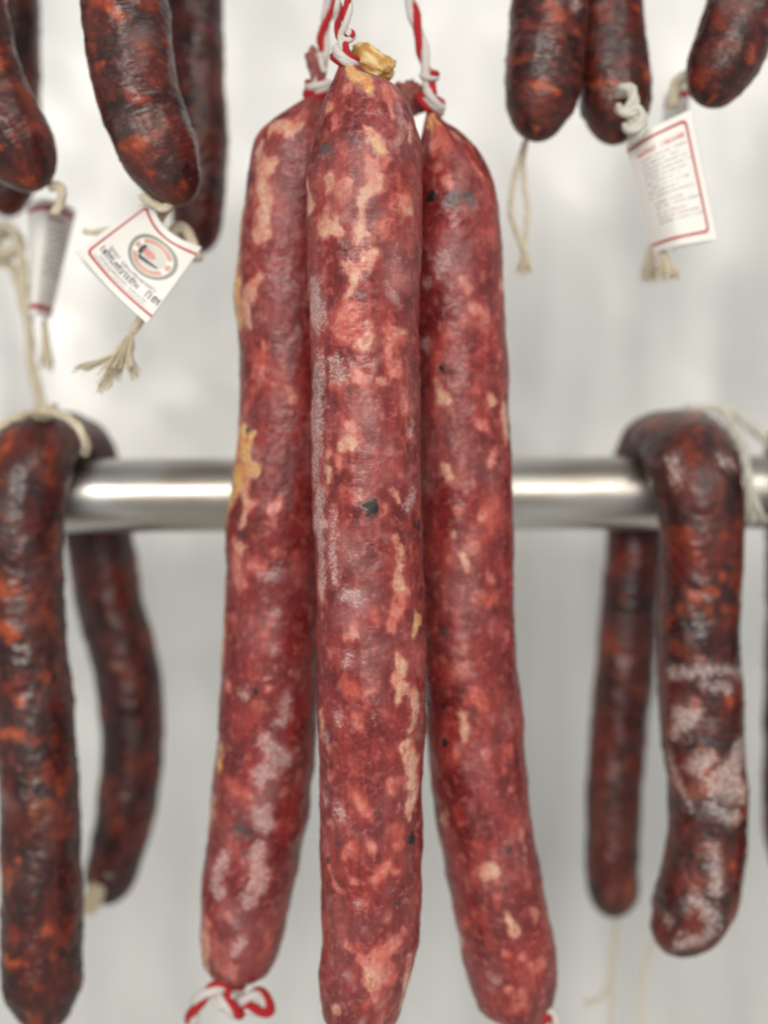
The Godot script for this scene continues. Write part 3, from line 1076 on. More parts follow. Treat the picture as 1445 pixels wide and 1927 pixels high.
func make_salamis() -> void:
	var look := {"seg": 110, "step": 0.0011, "upright": true, "lump": 0.0010, "pimple": 0.00030}
	var group := "salamis hanging in the middle"

	look.seed = 11
	look.length = 0.38527
	var t := thing("salami", "frontmost red salami of the three, sharp, with one large black peppercorn halfway down", "salami", Vector3(-0.00928, 1.19212, -0.036), group)
	part("casing", tube([[-0.01467, 1.57395, -0.02, 0.00142, 1], [-0.01468, 1.57236, -0.02007, 0.00202, 1], [-0.01387, 1.57056, -0.02015, 0.00304, 1], [-0.01306, 1.56856, -0.02023, 0.00445, 1], [-0.01185, 1.56617, -0.02034, 0.00668, 1], [-0.00942, 1.56377, -0.02044, 0.01013, 1], [-0.0078, 1.56077, -0.02057, 0.01337, 1], [-0.00679, 1.55477, -0.02083, 0.01682, 1], [-0.00659, 1.54956, -0.02105, 0.01845, 1], [-0.00659, 1.54275, -0.02134, 0.02019, 1], [-0.00711, 1.53472, -0.02169, 0.02152, 1], [-0.00742, 1.52467, -0.02212, 0.02215, 1], [-0.00743, 1.50452, -0.02298, 0.02198, 1], [-0.00775, 1.47417, -0.02427, 0.02112, 1], [-0.00726, 1.45386, -0.02513, 0.02085, 1], [-0.00666, 1.41302, -0.02685, 0.02112, 1], [-0.00596, 1.3925, -0.02771, 0.02126, 1], [-0.00555, 1.38016, -0.02823, 0.02107, 1], [-0.00505, 1.35127, -0.02943, 0.02102, 1], [-0.00496, 1.32079, -0.0307, 0.02107, 1], [-0.00507, 1.29935, -0.03158, 0.02028, 1], [-0.00508, 1.27846, -0.03245, 0.0201, 1], [-0.00509, 1.25751, -0.03331, 0.01972, 1], [-0.0053, 1.23649, -0.03417, 0.01913, 1], [-0.00635, 1.22595, -0.0346, 0.01852, 1], [-0.00791, 1.2154, -0.03503, 0.01749, 1], [-0.00875, 1.20483, -0.03546, 0.01542, 1], [-0.00907, 1.19912, -0.03569, 0.01272, 1], [-0.00928, 1.1953, -0.03585, 0.00834, 1], [-0.00928, 1.19319, -0.03593, 0.00334, 1], [-0.00928, 1.19149, -0.036, 0.00146, 1]], look), skin(0), t)
	peppercorns([[-0.00523, 1.40154, -0.00616, 0.0488, 0.99881, 0.00267], [0.01047, 1.27511, -0.01994, 0.77576, 0.63103, 0.00145]], t)
	twine("hanging_twine", [Vector3(-0.01103, 1.66179, -0.02), Vector3(-0.01143, 1.63548, -0.02), Vector3(-0.01224, 1.60714, -0.02), Vector3(-0.01305, 1.59905, -0.02), Vector3(-0.01358, 1.59186, -0.017), Vector3(-0.01436, 1.58547, -0.016), Vector3(-0.01562, 1.58054, -0.018), Vector3(-0.01499, 1.57577, -0.017), Vector3(-0.01381, 1.57328, -0.018)], 0.0017, 0.0115, 0.6, t, 3)
	twine("hanging_twine", [Vector3(-0.01689, 1.66481, -0.026), Vector3(-0.01812, 1.63819, -0.026), Vector3(-0.01894, 1.60953, -0.026), Vector3(-0.01812, 1.60134, -0.026), Vector3(-0.01744, 1.59446, -0.024), Vector3(-0.01771, 1.58906, -0.026), Vector3(-0.0167, 1.58164, -0.02), Vector3(-0.01502, 1.57731, -0.018), Vector3(-0.01615, 1.57462, -0.022)], 0.0016, 0.0110, 2.4, t, 5)
	twine("twine_knot", ring(Vector3(-0.01467, 1.57274, -0.02), 0.0040, 1.6, Vector3(0.5, 0.2, -0.35)), 0.0021, 0.016, 0.2, t, 8)
	twine("twine_knot", ring(Vector3(-0.014, 1.58077, -0.0175), 0.0016, 1.2, Vector3(1.2, 0.2, 0.5)), 0.0015, 0.012, 1.2, t, 9)
	part("casing_tail", nub(Vector3(-0.00402, 1.57441, -0.03), Vector3(0.0088, 0.0052, 0.0042), Vector3(0.1, -0.3, -0.52), 14, 0.3), M.nub_yellow, t)

	look.seed = 12
	look.length = 0.37854
	t = thing("salami", "red salami with a red and white twine bow under its lower end", "salami", Vector3(-0.06445, 1.19877, -0.078), group)
	part("casing", tube([[-0.02694, 1.57258, -0.056, 0.00173, 1], [-0.02738, 1.57088, -0.0561, 0.00216, 1], [-0.0276, 1.56875, -0.05623, 0.00368, 1], [-0.02956, 1.56471, -0.05648, 0.00736, 1], [-0.03218, 1.55982, -0.05678, 0.01235, 1], [-0.03437, 1.55428, -0.05712, 0.01648, 1], [-0.03526, 1.54788, -0.05751, 0.01823, 1], [-0.03617, 1.53847, -0.05808, 0.01955, 1], [-0.03708, 1.52647, -0.05881, 0.02001, 1], [-0.03843, 1.51573, -0.05946, 0.02047, 1], [-0.04047, 1.49763, -0.06055, 0.02051, 1], [-0.04051, 1.48812, -0.06112, 0.02075, 1], [-0.03991, 1.47512, -0.0619, 0.0199, 1], [-0.03953, 1.46209, -0.06268, 0.01971, 1], [-0.03959, 1.44683, -0.06359, 0.01974, 1], [-0.04077, 1.42934, -0.06463, 0.02, 1], [-0.04259, 1.41398, -0.06554, 0.02003, 1], [-0.0449, 1.39195, -0.06684, 0.0203, 1], [-0.04594, 1.35871, -0.06879, 0.02015, 1], [-0.04787, 1.32525, -0.07074, 0.02044, 1], [-0.04909, 1.30282, -0.07204, 0.02071, 1], [-0.05003, 1.29381, -0.07257, 0.02095, 1], [-0.05166, 1.28028, -0.07335, 0.02075, 1], [-0.05261, 1.26897, -0.074, 0.02055, 1], [-0.0548, 1.25764, -0.07465, 0.02013, 1], [-0.05642, 1.24629, -0.0753, 0.0197, 1], [-0.05828, 1.23491, -0.07595, 0.01894, 1], [-0.05969, 1.2235, -0.0766, 0.01807, 1], [-0.06041, 1.21664, -0.07699, 0.01673, 1], [-0.06077, 1.21207, -0.07725, 0.0155, 1], [-0.06125, 1.20749, -0.07751, 0.01371, 1], [-0.0615, 1.20405, -0.0777, 0.01124, 1], [-0.06286, 1.20175, -0.07783, 0.00765, 1], [-0.06399, 1.20038, -0.07791, 0.00382, 1], [-0.06445, 1.19877, -0.078, 0.0018, 1]], look), skin(1), t)
	peppercorns([[-0.05163, 1.32771, -0.05056, -0.19131, 0.98153, 0.001]], t)
	twine("hanging_twine", [Vector3(-0.01872, 1.67991, -0.056), Vector3(-0.02045, 1.65178, -0.056), Vector3(-0.02175, 1.62148, -0.056), Vector3(-0.02218, 1.61283, -0.056), Vector3(-0.02218, 1.60634, -0.056), Vector3(-0.02348, 1.59984, -0.056), Vector3(-0.02478, 1.59335, -0.056), Vector3(-0.02391, 1.58794, -0.056), Vector3(-0.02478, 1.58253, -0.056), Vector3(-0.02651, 1.57604, -0.056), Vector3(-0.02716, 1.57258, -0.056)], 0.0022, 0.014, 0.3, t, 13)
	twine("twine_knot", ring(Vector3(-0.02694, 1.57215, -0.056), 0.0042, 1.5, Vector3(0.3, 0.4, 0.5)), 0.0022, 0.016, 1.4, t, 14)
	twine("twine_end", [Vector3(-0.02781, 1.57301, -0.056), Vector3(-0.02954, 1.57301, -0.056), Vector3(-0.03104, 1.57306, -0.052)], 0.0017, 0.02, 0.4, t, 15)
	part("casing_tail", nub(Vector3(-0.02781, 1.5821, -0.056), Vector3(0.0028, 0.0064, 0.0030), Vector3(0.0, 0.4, 0.15), 15, 0.5), M.nub_meat, t)
	cotton("white_thread", [Vector3(-0.02629, 1.58535, -0.0515), Vector3(-0.02544, 1.58277, -0.0515), Vector3(-0.02479, 1.5802, -0.0515), Vector3(-0.02393, 1.57762, -0.0515)], 0.0011, t, M.white_thread, 3)
	part("casing_tail", nub(Vector3(-0.06423, 1.19543, -0.076), Vector3(0.0030, 0.0040, 0.0030), Vector3(0.2, 0.4, 0.2), 16, 0.5), M.nub_yellow, t)
	twine("twine_bow", [Vector3(-0.06423, 1.19947, -0.076), Vector3(-0.06622, 1.202, -0.07), Vector3(-0.06953, 1.20225, -0.068), Vector3(-0.07306, 1.20049, -0.068), Vector3(-0.07687, 1.19623, -0.07), Vector3(-0.08009, 1.19078, -0.074), Vector3(-0.08183, 1.1825, -0.08)], 0.0026, 0.014, 0.5, t, 16)
	twine("twine_bow", [Vector3(-0.06981, 1.19927, -0.074), Vector3(-0.06687, 1.19739, -0.068), Vector3(-0.06311, 1.19436, -0.066), Vector3(-0.06113, 1.19076, -0.068), Vector3(-0.06001, 1.19313, -0.07), Vector3(-0.0569, 1.19668, -0.07), Vector3(-0.05291, 1.19934, -0.07), Vector3(-0.0498, 1.19668, -0.07), Vector3(-0.04803, 1.19224, -0.07), Vector3(-0.05158, 1.19135, -0.07), Vector3(-0.0569, 1.19313, -0.07), Vector3(-0.0609, 1.19268, -0.07)], 0.0026, 0.015, 1.9, t, 17)
	twine("twine_knot", ring(Vector3(-0.06711, 1.19801, -0.07), 0.0034, 1.4, Vector3(1.0, 0.3, 0.6)), 0.0021, 0.012, 0.7, t, 28)
	twine("twine_knot", ring(Vector3(-0.06412, 1.19957, -0.077), 0.0040, 1.6, Vector3(0.3, 0.2, -0.2)), 0.0019, 0.015, 0.1, t, 18)

	look.seed = 13
	look.length = 0.39335
	t = thing("salami", "red salami behind the front one, hung on a single red and white twine", "salami", Vector3(0.06378, 1.18051, -0.074), group)
	part("casing", tube([[0.01966, 1.56661, -0.052, 0.0015, 1], [0.01945, 1.56408, -0.05215, 0.00193, 1], [0.01967, 1.56091, -0.05234, 0.00258, 1], [0.02032, 1.55795, -0.05251, 0.00387, 1], [0.0227, 1.55435, -0.05273, 0.0071, 1], [0.02464, 1.55012, -0.05298, 0.01012, 1], [0.02573, 1.54673, -0.05318, 0.01206, 1], [0.02682, 1.541, -0.05351, 0.01443, 1], [0.02792, 1.53293, -0.05399, 0.0166, 1], [0.0286, 1.52165, -0.05465, 0.01835, 1], [0.02887, 1.50649, -0.05554, 0.01903, 1], [0.02957, 1.48742, -0.05666, 0.01928, 1], [0.03006, 1.47021, -0.05766, 0.01953, 1], [0.03097, 1.45727, -0.05841, 0.01978, 1], [0.03191, 1.43561, -0.05966, 0.01982, 1], [0.03264, 1.41386, -0.06091, 0.01987, 1], [0.03337, 1.39201, -0.06216, 0.01991, 1], [0.03392, 1.35906, -0.06404, 0.01976, 1], [0.03509, 1.33697, -0.06529, 0.0198, 1], [0.03737, 1.31478, -0.06654, 0.02007, 1], [0.03796, 1.30654, -0.067, 0.02008, 1], [0.03946, 1.28869, -0.06801, 0.02012, 1], [0.04186, 1.27055, -0.06902, 0.01982, 1], [0.04493, 1.25258, -0.07002, 0.01975, 1], [0.048, 1.23635, -0.07092, 0.01967, 1], [0.05039, 1.22459, -0.07157, 0.0198, 1], [0.05268, 1.21168, -0.07229, 0.01938, 1], [0.05384, 1.20237, -0.0728, 0.01828, 1], [0.05432, 1.19623, -0.07314, 0.01673, 1], [0.05501, 1.19099, -0.07342, 0.01451, 1], [0.05704, 1.18757, -0.07361, 0.01161, 1], [0.06018, 1.18461, -0.07377, 0.00759, 1], [0.06265, 1.18233, -0.0739, 0.0038, 1], [0.06378, 1.18051, -0.074, 0.00179, 1]], look), skin(2), t)
	peppercorns([[0.01867, 1.52442, -0.03947, -0.5451, 0.83837, 0.00173], [0.02271, 1.45727, -0.04044, -0.41758, 0.90864, 0.00098], [0.0246, 1.30721, -0.05193, -0.66261, 0.74897, 0.0011]], t)
	twine("hanging_twine", [Vector3(-0.00482, 1.67689, -0.05), Vector3(0.00075, 1.64906, -0.05), Vector3(0.00717, 1.62123, -0.05), Vector3(0.00888, 1.61267, -0.05), Vector3(0.0106, 1.60518, -0.05), Vector3(0.01274, 1.59769, -0.05), Vector3(0.01488, 1.58912, -0.05), Vector3(0.01616, 1.5827, -0.05), Vector3(0.01745, 1.57628, -0.05), Vector3(0.0183, 1.57093, -0.05), Vector3(0.01916, 1.56686, -0.05)], 0.0023, 0.0150, 1.1, t, 19)
	twine("twine_knot", ring(Vector3(0.0183, 1.57585, -0.05), 0.0022, 1.3, Vector3(0.4, 0.1, 0.2)), 0.0018, 0.014, 0.8, t, 20)
	twine("twine_knot", ring(Vector3(0.01944, 1.56618, -0.052), 0.0042, 1.8, Vector3(0.5, 0.1, -0.5), 1.1), 0.0023, 0.017, 0.9, t, 21)
	part("casing_tail", nub(Vector3(0.01122, 1.56946, -0.06), Vector3(0.0055, 0.0066, 0.0045), Vector3(0.2, 0.4, 0.5), 17, 0.5), M.nub_meat, t)
	twine("twine_knot", ring(Vector3(0.06412, 1.1849, -0.073), 0.0042, 1.6, Vector3(0.3, 0.2, 0.9)), 0.0022, 0.017, 0.9, t, 22)
	twine("twine_end", [Vector3(0.06422, 1.18558, -0.07), Vector3(0.06598, 1.19061, -0.066), Vector3(0.06774, 1.19238, -0.066), Vector3(0.07019, 1.18987, -0.068), Vector3(0.07177, 1.1847, -0.07)], 0.0022, 0.018, 0.3, t, 23)


# ------------------------------------------------------------------ chorizos

const CHORIZO_TINT := {"F": Color(0.52, 0.24, 0.155), "O": Color(0.66, 0.285, 0.14), "C": Color(0.62, 0.34, 0.16), "G": Color(0.32, 0.20, 0.19), "D": Color(0.13, 0.075, 0.075)}
const CHORIZO_LOOK := {"dark": Color(0.175, 0.075, 0.07), "mid": Color(0.34, 0.115, 0.09), "pale": Color(0.51, 0.21, 0.125), "hot": Color(0.56, 0.215, 0.11), "dusty": Color(0.86, 0.845, 0.83),
	"need": 0.60, "has": 0.55, "vein": 0.15, "scatter": 130, "blot": 6.5, "kinds": ["F", "O", "D", "D", "D", "G", "C"], "gloss": 0.36, "rib": 1.1, "bloom": 0.08, "film": 0.4, "relief": 0.065, "tints": CHORIZO_TINT}

const CHORIZO_MARKS := [[["w", [[148.8, 680.4, 17.2], [155, 635.7, 17.3]]],
	["O", [[127, 717.8, 11.8], [144.1, 735.4, 9.1]]],
	["O", [[135.9, 560.2, 13.5], [160.7, 560.2, 6.7]]],
	["O", [[140.7, 516, 10.9], [157.1, 507.2, 10.9]]],
	["O", [[125.7, 379.4, 9.4], [155.3, 379.4, 8.1]]],
	["O", [[171.6, 370.9, 6.7]]],
	["O", [[100.1, 168.7, 8.1]]],
	["O", [[127.6, 96.7, 9.3], [146.3, 96.7, 5.3]]],
	["O", [[166.2, 68.7, 5.4]]],
	["O", [[177.2, 136.9, 8]]],
	["O", [[140.2, 225, 6.8]]],
	["O", [[190.3, 447.5, 8.1]]],
	["O", [[158.9, 421.9, 8.1]]],
	["O", [[181.1, 551.5, 6.8]]],
	["O", [[216.4, 615.3, 5.3]]],
	["O", [[203, 303.2, 6.9]]],
	["w", [[126.8, 294.8, 16.5]]]],
[["W", [[112.3, 390, 5.9], [150.2, 390, 4.6], [180.2, 390, 5.2], [218.1, 384.3, 5.9]]],
	["W", [[155.9, 372.8, 3.9], [179, 367, 5.2]]],
	["W", [[129.9, 337.2, 14.3], [117.4, 313.2, 9.1]]],
	["W", [[202.6, 284.6, 13.1], [175.1, 253, 17.4], [160.1, 242.6, 13.5], [192.2, 231.8, 10.8]]],
	["W", [[135.1, 263.4, 9.3], [150.9, 279.2, 6.6]]],
	["W", [[96.8, 279.2, 3.3], [108, 242.6, 3.4], [123.3, 214.7, 4.1]]],
	["W", [[152.2, 214.7, 8.2], [176.4, 202.7, 9.5]]],
	["W", [[153.4, 166.4, 4.8], [157.5, 138.5, 4.7], [166, 107.2, 5.2]]],
	["W", [[146.4, 85.6, 7.9], [176.7, 71.4, 9.3], [176.8, 45, 10], [159.3, 21.9, 9.9]]],
	["W", [[120.9, 35.4, 4.6]]],
	["w", [[152.8, 231.8, 40.7]]],
	["W", [[125.7, 653.2, 5.3], [128, 636.7, 4.2]]],
	["W", [[179.8, 649.1, 3.6], [201.2, 644.9, 3]]],
	["O", [[140.1, 349.2, 7.8]]],
	["O", [[184.5, 349.2, 6.5]]],
	["O", [[156.5, 284.6, 5.2]]],
	["O", [[135.7, 576, 5.1]]],
	["O", [[162.6, 683.4, 5.3]]],
	["O", [[178.2, 752.6, 7.3], [168.2, 717, 6]]],
	["O", [[142.3, 490.3, 11.9], [161.9, 497.6, 9.3]]],
	["O", [[121.1, 475.4, 7.9]]],
	["O", [[176, 570.8, 4.5]]],
	["O", [[174.8, 518.2, 6.6]]],
	["O", [[219.9, 231.8, 5.4], [206, 202.7, 5.5]]],
	["O", [[183.8, 144, 5.4]]],
	["O", [[205.9, 78.2, 5.3]]],
	["O", [[180.1, 475.4, 5.9]]],
	["O", [[144.9, 798, 5.1]]]],
[["O", [[146, 315.3, 12.3], [160.9, 304.1, 8.6], [130.4, 340.1, 6.1]]],
	["O", [[157.4, 177.9, 9.1], [164.5, 168.2, 7.8]]],
	["O", [[123.5, 117.4, 10.8], [143, 104.5, 9.6]]],
	["O", [[169.9, 22.7, 9.2]]],
	["O", [[96.1, 187.9, 5.8]]],
	["O", [[178.1, 251.4, 5.7]]],
	["O", [[113, 269.8, 7.5]]],
	["w", [[137.7, 149.3, 19.8]]],
	["w", [[183.6, 269.8, 18.7]]],
	["O", [[134.9, 62.3, 5.5]]],
	["O", [[172.2, 108.7, 6.1]]],
	["O", [[123.7, 232.9, 6.3]]]],
[["O", [[138.9, 10.8, 13.2], [157.1, 8.1, 6.6]]],
	["O", [[194.4, 215.4, 10.6]]],
	["O", [[140.3, 84.2, 8.7]]]],
[["O", [[158.1, 342.4, 12.4], [166.2, 308, 11]]],
	["O", [[154.7, 127.3, 13], [178.6, 111, 10.4]]],
	["O", [[198.5, 286, 8.3]]],
	["O", [[137, 1421, 13.5], [153.3, 1428.6, 9]]],
	["O", [[163.3, 1235.4, 9.3]]],
	["O", [[151.7, 21.2, 10.6]]],
	["O", [[210.5, 1449.1, 6]]],
	["W", [[189.7, 365.8, 4.8], [188.7, 342.4, 3.4]]],
	["w", [[148.3, 245.4, 16.5]]],
	["O", [[136.1, 199.4, 8.3]]]],
[["O", [[189.5, 115, 9], [185.6, 140.8, 7.4]]],
	["O", [[140.6, 54.6, 7.5]]],
	["w", [[142.1, 216.1, 29.1]]],
	["W", [[204.5, 208.9, 10.2]]],
	["O", [[173.3, 7.4, 11.9]]]],
[]]


func chorizo(label: String, rows: Array, length: float, s: int) -> Node3D:
	var low := Vector3(rows[0][0], rows[0][1], rows[0][2])
	var t := thing("chorizo", label, "chorizo", low, "dark chorizos doubled over the rails")
	var look := {"seg": 72, "step": 0.0015, "lump": 0.0013, "pimple": 0.0004, "crease": 0.0007, "seed": s, "length": length}
	look.cap_a = rows[0][3] * 1.35
	look.cap_b = rows[rows.size() - 1][3] * 1.35
	part("casing", tube(rows, look), skin(s - 28), t)
	return t


func make_chorizos() -> void:
	var t := chorizo("dark wrinkled chorizo over the steel rail, tied round its bend with cream string", [[-0.1457, 1.17674, -0.088, 0.01419, 1], [-0.14612, 1.18453, -0.088, 0.01419, 1], [-0.14706, 1.19678, -0.089, 0.01719, 1], [-0.14754, 1.21939, -0.09, 0.01745, 1], [-0.14777, 1.24236, -0.09, 0.01722, 1], [-0.14894, 1.27659, -0.091, 0.01702, 1], [-0.15149, 1.31095, -0.092, 0.01751, 1], [-0.15521, 1.34542, -0.093, 0.01731, 1], [-0.15706, 1.38004, -0.093, 0.01754, 1], [-0.15614, 1.40542, -0.093, 0.01777, 1], [-0.15435, 1.41934, -0.095, 0.01806, 0.95], [-0.15314, 1.42828, -0.103, 0.01831, 0.8], [-0.15165, 1.43403, -0.118, 0.01828, 0.62], [-0.14963, 1.43602, -0.136, 0.01832, 0.6], [-0.147, 1.43245, -0.154, 0.01782, 0.7], [-0.14477, 1.42035, -0.166, 0.01711, 0.9], [-0.14241, 1.40092, -0.172, 0.01648, 1], [-0.13575, 1.35895, -0.174, 0.01653, 1], [-0.1271, 1.32222, -0.174, 0.01626, 1], [-0.12395, 1.29074, -0.174, 0.01574, 1], [-0.1256, 1.26209, -0.173, 0.01493, 1], [-0.13019, 1.23638, -0.171, 0.01384, 1], [-0.13584, 1.21502, -0.168, 0.01196, 1], [-0.13763, 1.20869, -0.168, 0.01196, 1]], 0.5428, 31)
	cotton("tie_string", [Vector3(-0.17213, 1.43014, -0.08), Vector3(-0.1625, 1.43494, -0.07), Vector3(-0.15498, 1.43972, -0.075), Vector3(-0.14754, 1.44352, -0.09), Vector3(-0.13554, 1.44083, -0.078), Vector3(-0.12656, 1.43482, -0.068), Vector3(-0.12456, 1.42749, -0.072), Vector3(-0.12807, 1.42539, -0.085)], 0.0017, t, M.cream_cotton, 4)
	cotton("tie_string", [Vector3(-0.15532, 1.44512, -0.125), Vector3(-0.15775, 1.45437, -0.125), Vector3(-0.1597, 1.46288, -0.125), Vector3(-0.16164, 1.47139, -0.125), Vector3(-0.16213, 1.48356, -0.125), Vector3(-0.1631, 1.49572, -0.125), Vector3(-0.16456, 1.50788, -0.125), Vector3(-0.16602, 1.52005, -0.125), Vector3(-0.16943, 1.52832, -0.125), Vector3(-0.17429, 1.53124, -0.125), Vector3(-0.18062, 1.53026, -0.125)], 0.0019, t, M.cream_cotton, 6)
	cotton("tie_string", [Vector3(-0.1583, 1.44634, -0.135), Vector3(-0.16176, 1.45771, -0.135), Vector3(-0.16373, 1.46759, -0.135), Vector3(-0.16423, 1.47748, -0.135), Vector3(-0.16522, 1.48737, -0.135), Vector3(-0.16769, 1.49725, -0.135), Vector3(-0.17016, 1.50714, -0.135), Vector3(-0.17362, 1.51455, -0.135), Vector3(-0.18103, 1.51603, -0.135)], 0.0019, t, M.cream_cotton, 7)
	cotton("string_knot", ring(Vector3(-0.17372, 1.52395, -0.13), 0.0060, 1.6, Vector3(1.1, 0.2, 0.3)), 0.0022, t, M.cream_cotton, 8)
	cotton("string_knot", ring(Vector3(-0.14864, 1.44379, -0.1), 0.0045, 1.4, Vector3(0.2, 0.2, 0.3)), 0.0018, t, M.cream_cotton, 9)
	part("casing_end", nub(Vector3(-0.13996, 1.21395, -0.158), Vector3(0.0045, 0.0085, 0.005), Vector3(0, 0, -0.5), 23, 0.3), M.cut_end, t)

	t = chorizo("chorizo over the steel rail with a floury white bloom on its lower half", [[0.12047, 1.2108, -0.088, 0.01419, 1], [0.12484, 1.21726, -0.088, 0.01419, 1], [0.13032, 1.22474, -0.089, 0.01696, 1], [0.1356, 1.23662, -0.09, 0.01791, 1], [0.13904, 1.25614, -0.09, 0.01722, 1], [0.13973, 1.2791, -0.09, 0.01722, 1], [0.1379, 1.2996, -0.091, 0.01794, 1], [0.13698, 1.32247, -0.092, 0.01797, 1], [0.13629, 1.34542, -0.093, 0.018, 1], [0.13744, 1.37311, -0.093, 0.01777, 1], [0.13744, 1.39504, -0.093, 0.01846, 1], [0.13605, 1.41121, -0.094, 0.01965, 0.95], [0.13506, 1.42476, -0.103, 0.02018, 0.78], [0.13405, 1.43366, -0.12, 0.02027, 0.6], [0.13219, 1.43619, -0.139, 0.0194, 0.6], [0.12906, 1.43204, -0.156, 0.01736, 0.7], [0.12674, 1.42015, -0.168, 0.0156, 0.9], [0.12481, 1.40092, -0.173, 0.01467, 1], [0.12264, 1.36944, -0.174, 0.01417, 1], [0.12001, 1.33796, -0.174, 0.01443, 1], [0.11634, 1.29861, -0.174, 0.01417, 1], [0.11329, 1.25947, -0.173, 0.01362, 1], [0.11207, 1.22829, -0.172, 0.01334, 1], [0.11269, 1.20818, -0.171, 0.01306, 1], [0.11297, 1.201, -0.171, 0.01306, 1]], 0.51654, 32)
	cotton("tie_string", [Vector3(0.14246, 1.44858, -0.145), Vector3(0.15242, 1.44946, -0.15), Vector3(0.16001, 1.44845, -0.15), Vector3(0.16278, 1.44073, -0.14), Vector3(0.16364, 1.43141, -0.128), Vector3(0.16185, 1.42227, -0.112), Vector3(0.16168, 1.4138, -0.106)], 0.0021, t, M.white_cotton, 11)
	tassel("frayed_end", Vector3(0.16171, 1.415, -0.107), Vector3(0.16303, 1.39706, -0.104), 0.0050, 16, 0.0007, t, M.white_cotton)
	cotton("tie_string", [Vector3(0.15622, 1.44946, -0.15), Vector3(0.16431, 1.44845, -0.15), Vector3(0.1714, 1.44339, -0.15), Vector3(0.17772, 1.43757, -0.15), Vector3(0.18405, 1.43175, -0.15), Vector3(0.19417, 1.42365, -0.15)], 0.0021, t, M.white_cotton, 12)
	cotton("tie_string", [Vector3(0.11226, 1.20482, -0.17), Vector3(0.11409, 1.19882, -0.17), Vector3(0.11252, 1.18708, -0.17), Vector3(0.11122, 1.17665, -0.17), Vector3(0.1107, 1.16883, -0.17), Vector3(0.10574, 1.16153, -0.17), Vector3(0.09844, 1.1584, -0.17)], 0.0011, t, M.cream_cotton, 13)
	cotton("tie_string", [Vector3(0.1107, 1.16883, -0.17), Vector3(0.11148, 1.16101, -0.17), Vector3(0.11044, 1.15318, -0.17), Vector3(0.11148, 1.14275, -0.17)], 0.0008, t, M.cream_cotton, 14)
	cotton("tie_string", [Vector3(0.13092, 1.1985, -0.15), Vector3(0.12637, 1.19217, -0.15), Vector3(0.12333, 1.18079, -0.15), Vector3(0.12232, 1.16814, -0.15), Vector3(0.12282, 1.15043, -0.15)], 0.0008, t, M.cream_cotton, 15)
	cotton("string_knot", ring(Vector3(0.11243, 1.20557, -0.171), 0.0046, 1.5, Vector3(0.2, 0.2, 0.2)), 0.0012, t, M.cream_cotton, 16)

	t = chorizo("smooth dark chorizo ending just above the tag with the oval emblem", [[-0.07828, 1.52352, -0.046, 0.0119, 1], [-0.08171, 1.5291, -0.046, 0.0119, 1], [-0.08495, 1.53438, -0.045, 0.01315, 1], [-0.08903, 1.5426, -0.044, 0.01546, 1], [-0.09394, 1.55396, -0.043, 0.01627, 1], [-0.09799, 1.56739, -0.042, 0.01667, 1], [-0.10115, 1.58426, -0.042, 0.0173, 1], [-0.10284, 1.60114, -0.042, 0.01751, 1], [-0.10385, 1.62517, -0.044, 0.01736, 1], [-0.10371, 1.64692, -0.05, 0.01713, 0.9], [-0.1028, 1.66685, -0.065, 0.01715, 0.7], [-0.09961, 1.68131, -0.085, 0.01685, 0.6], [-0.09525, 1.68716, -0.108, 0.01609, 0.7], [-0.09139, 1.67683, -0.122, 0.01525, 0.9], [-0.0893, 1.65668, -0.126, 0.01462, 1], [-0.08783, 1.63475, -0.126, 0.01413, 1], [-0.08662, 1.5982, -0.126, 0.01413, 1], [-0.08564, 1.5714, -0.126, 0.01437, 1], [-0.0854, 1.55191, -0.126, 0.01364, 1], [-0.0854, 1.53486, -0.126, 0.01169, 1], [-0.08394, 1.52389, -0.126, 0.00926, 1], [-0.08326, 1.51884, -0.126, 0.00926, 1]], 0.38127, 33)
	cotton("tie_string", [Vector3(-0.08495, 1.52335, -0.045), Vector3(-0.08835, 1.52123, -0.045), Vector3(-0.09174, 1.52292, -0.045), Vector3(-0.09556, 1.52547, -0.045), Vector3(-0.09683, 1.52462, -0.045)], 0.0016, t, M.cream_cotton, 17)
	cotton("tie_string", [Vector3(-0.08738, 1.52475, -0.055), Vector3(-0.0904, 1.51999, -0.055), Vector3(-0.09299, 1.51308, -0.055), Vector3(-0.09429, 1.50012, -0.055), Vector3(-0.09602, 1.48716, -0.055), Vector3(-0.09947, 1.47722, -0.055), Vector3(-0.1025, 1.4729, -0.055)], 0.0017, t, M.cream_cotton, 18)
	cotton("tie_string", [Vector3(-0.09209, 1.52282, -0.06), Vector3(-0.10298, 1.51846, -0.06), Vector3(-0.11475, 1.51541, -0.06), Vector3(-0.12086, 1.51454, -0.06), Vector3(-0.12304, 1.51541, -0.06)], 0.0011, t, M.cream_cotton, 19)
	cotton("tie_string", [Vector3(-0.07677, 1.50431, -0.066), Vector3(-0.07853, 1.50871, -0.066), Vector3(-0.08206, 1.51708, -0.066), Vector3(-0.08558, 1.51797, -0.066), Vector3(-0.08823, 1.51532, -0.066)], 0.0020, t, M.cream_cotton, 20)
	tassel("frayed_end", Vector3(-0.10293, 1.47204, -0.055), Vector3(-0.10753, 1.45661, -0.052), 0.0085, 24, 0.00042, t, M.cream_cotton)
	tassel("frayed_end", Vector3(-0.10557, 1.46532, -0.053), Vector3(-0.12255, 1.45769, -0.05), 0.0026, 9, 0.0004, t, M.cream_cotton)
	tassel("frayed_end", Vector3(-0.106, 1.46446, -0.053), Vector3(-0.1144, 1.44909, -0.052), 0.0032, 12, 0.0004, t, M.cream_cotton)

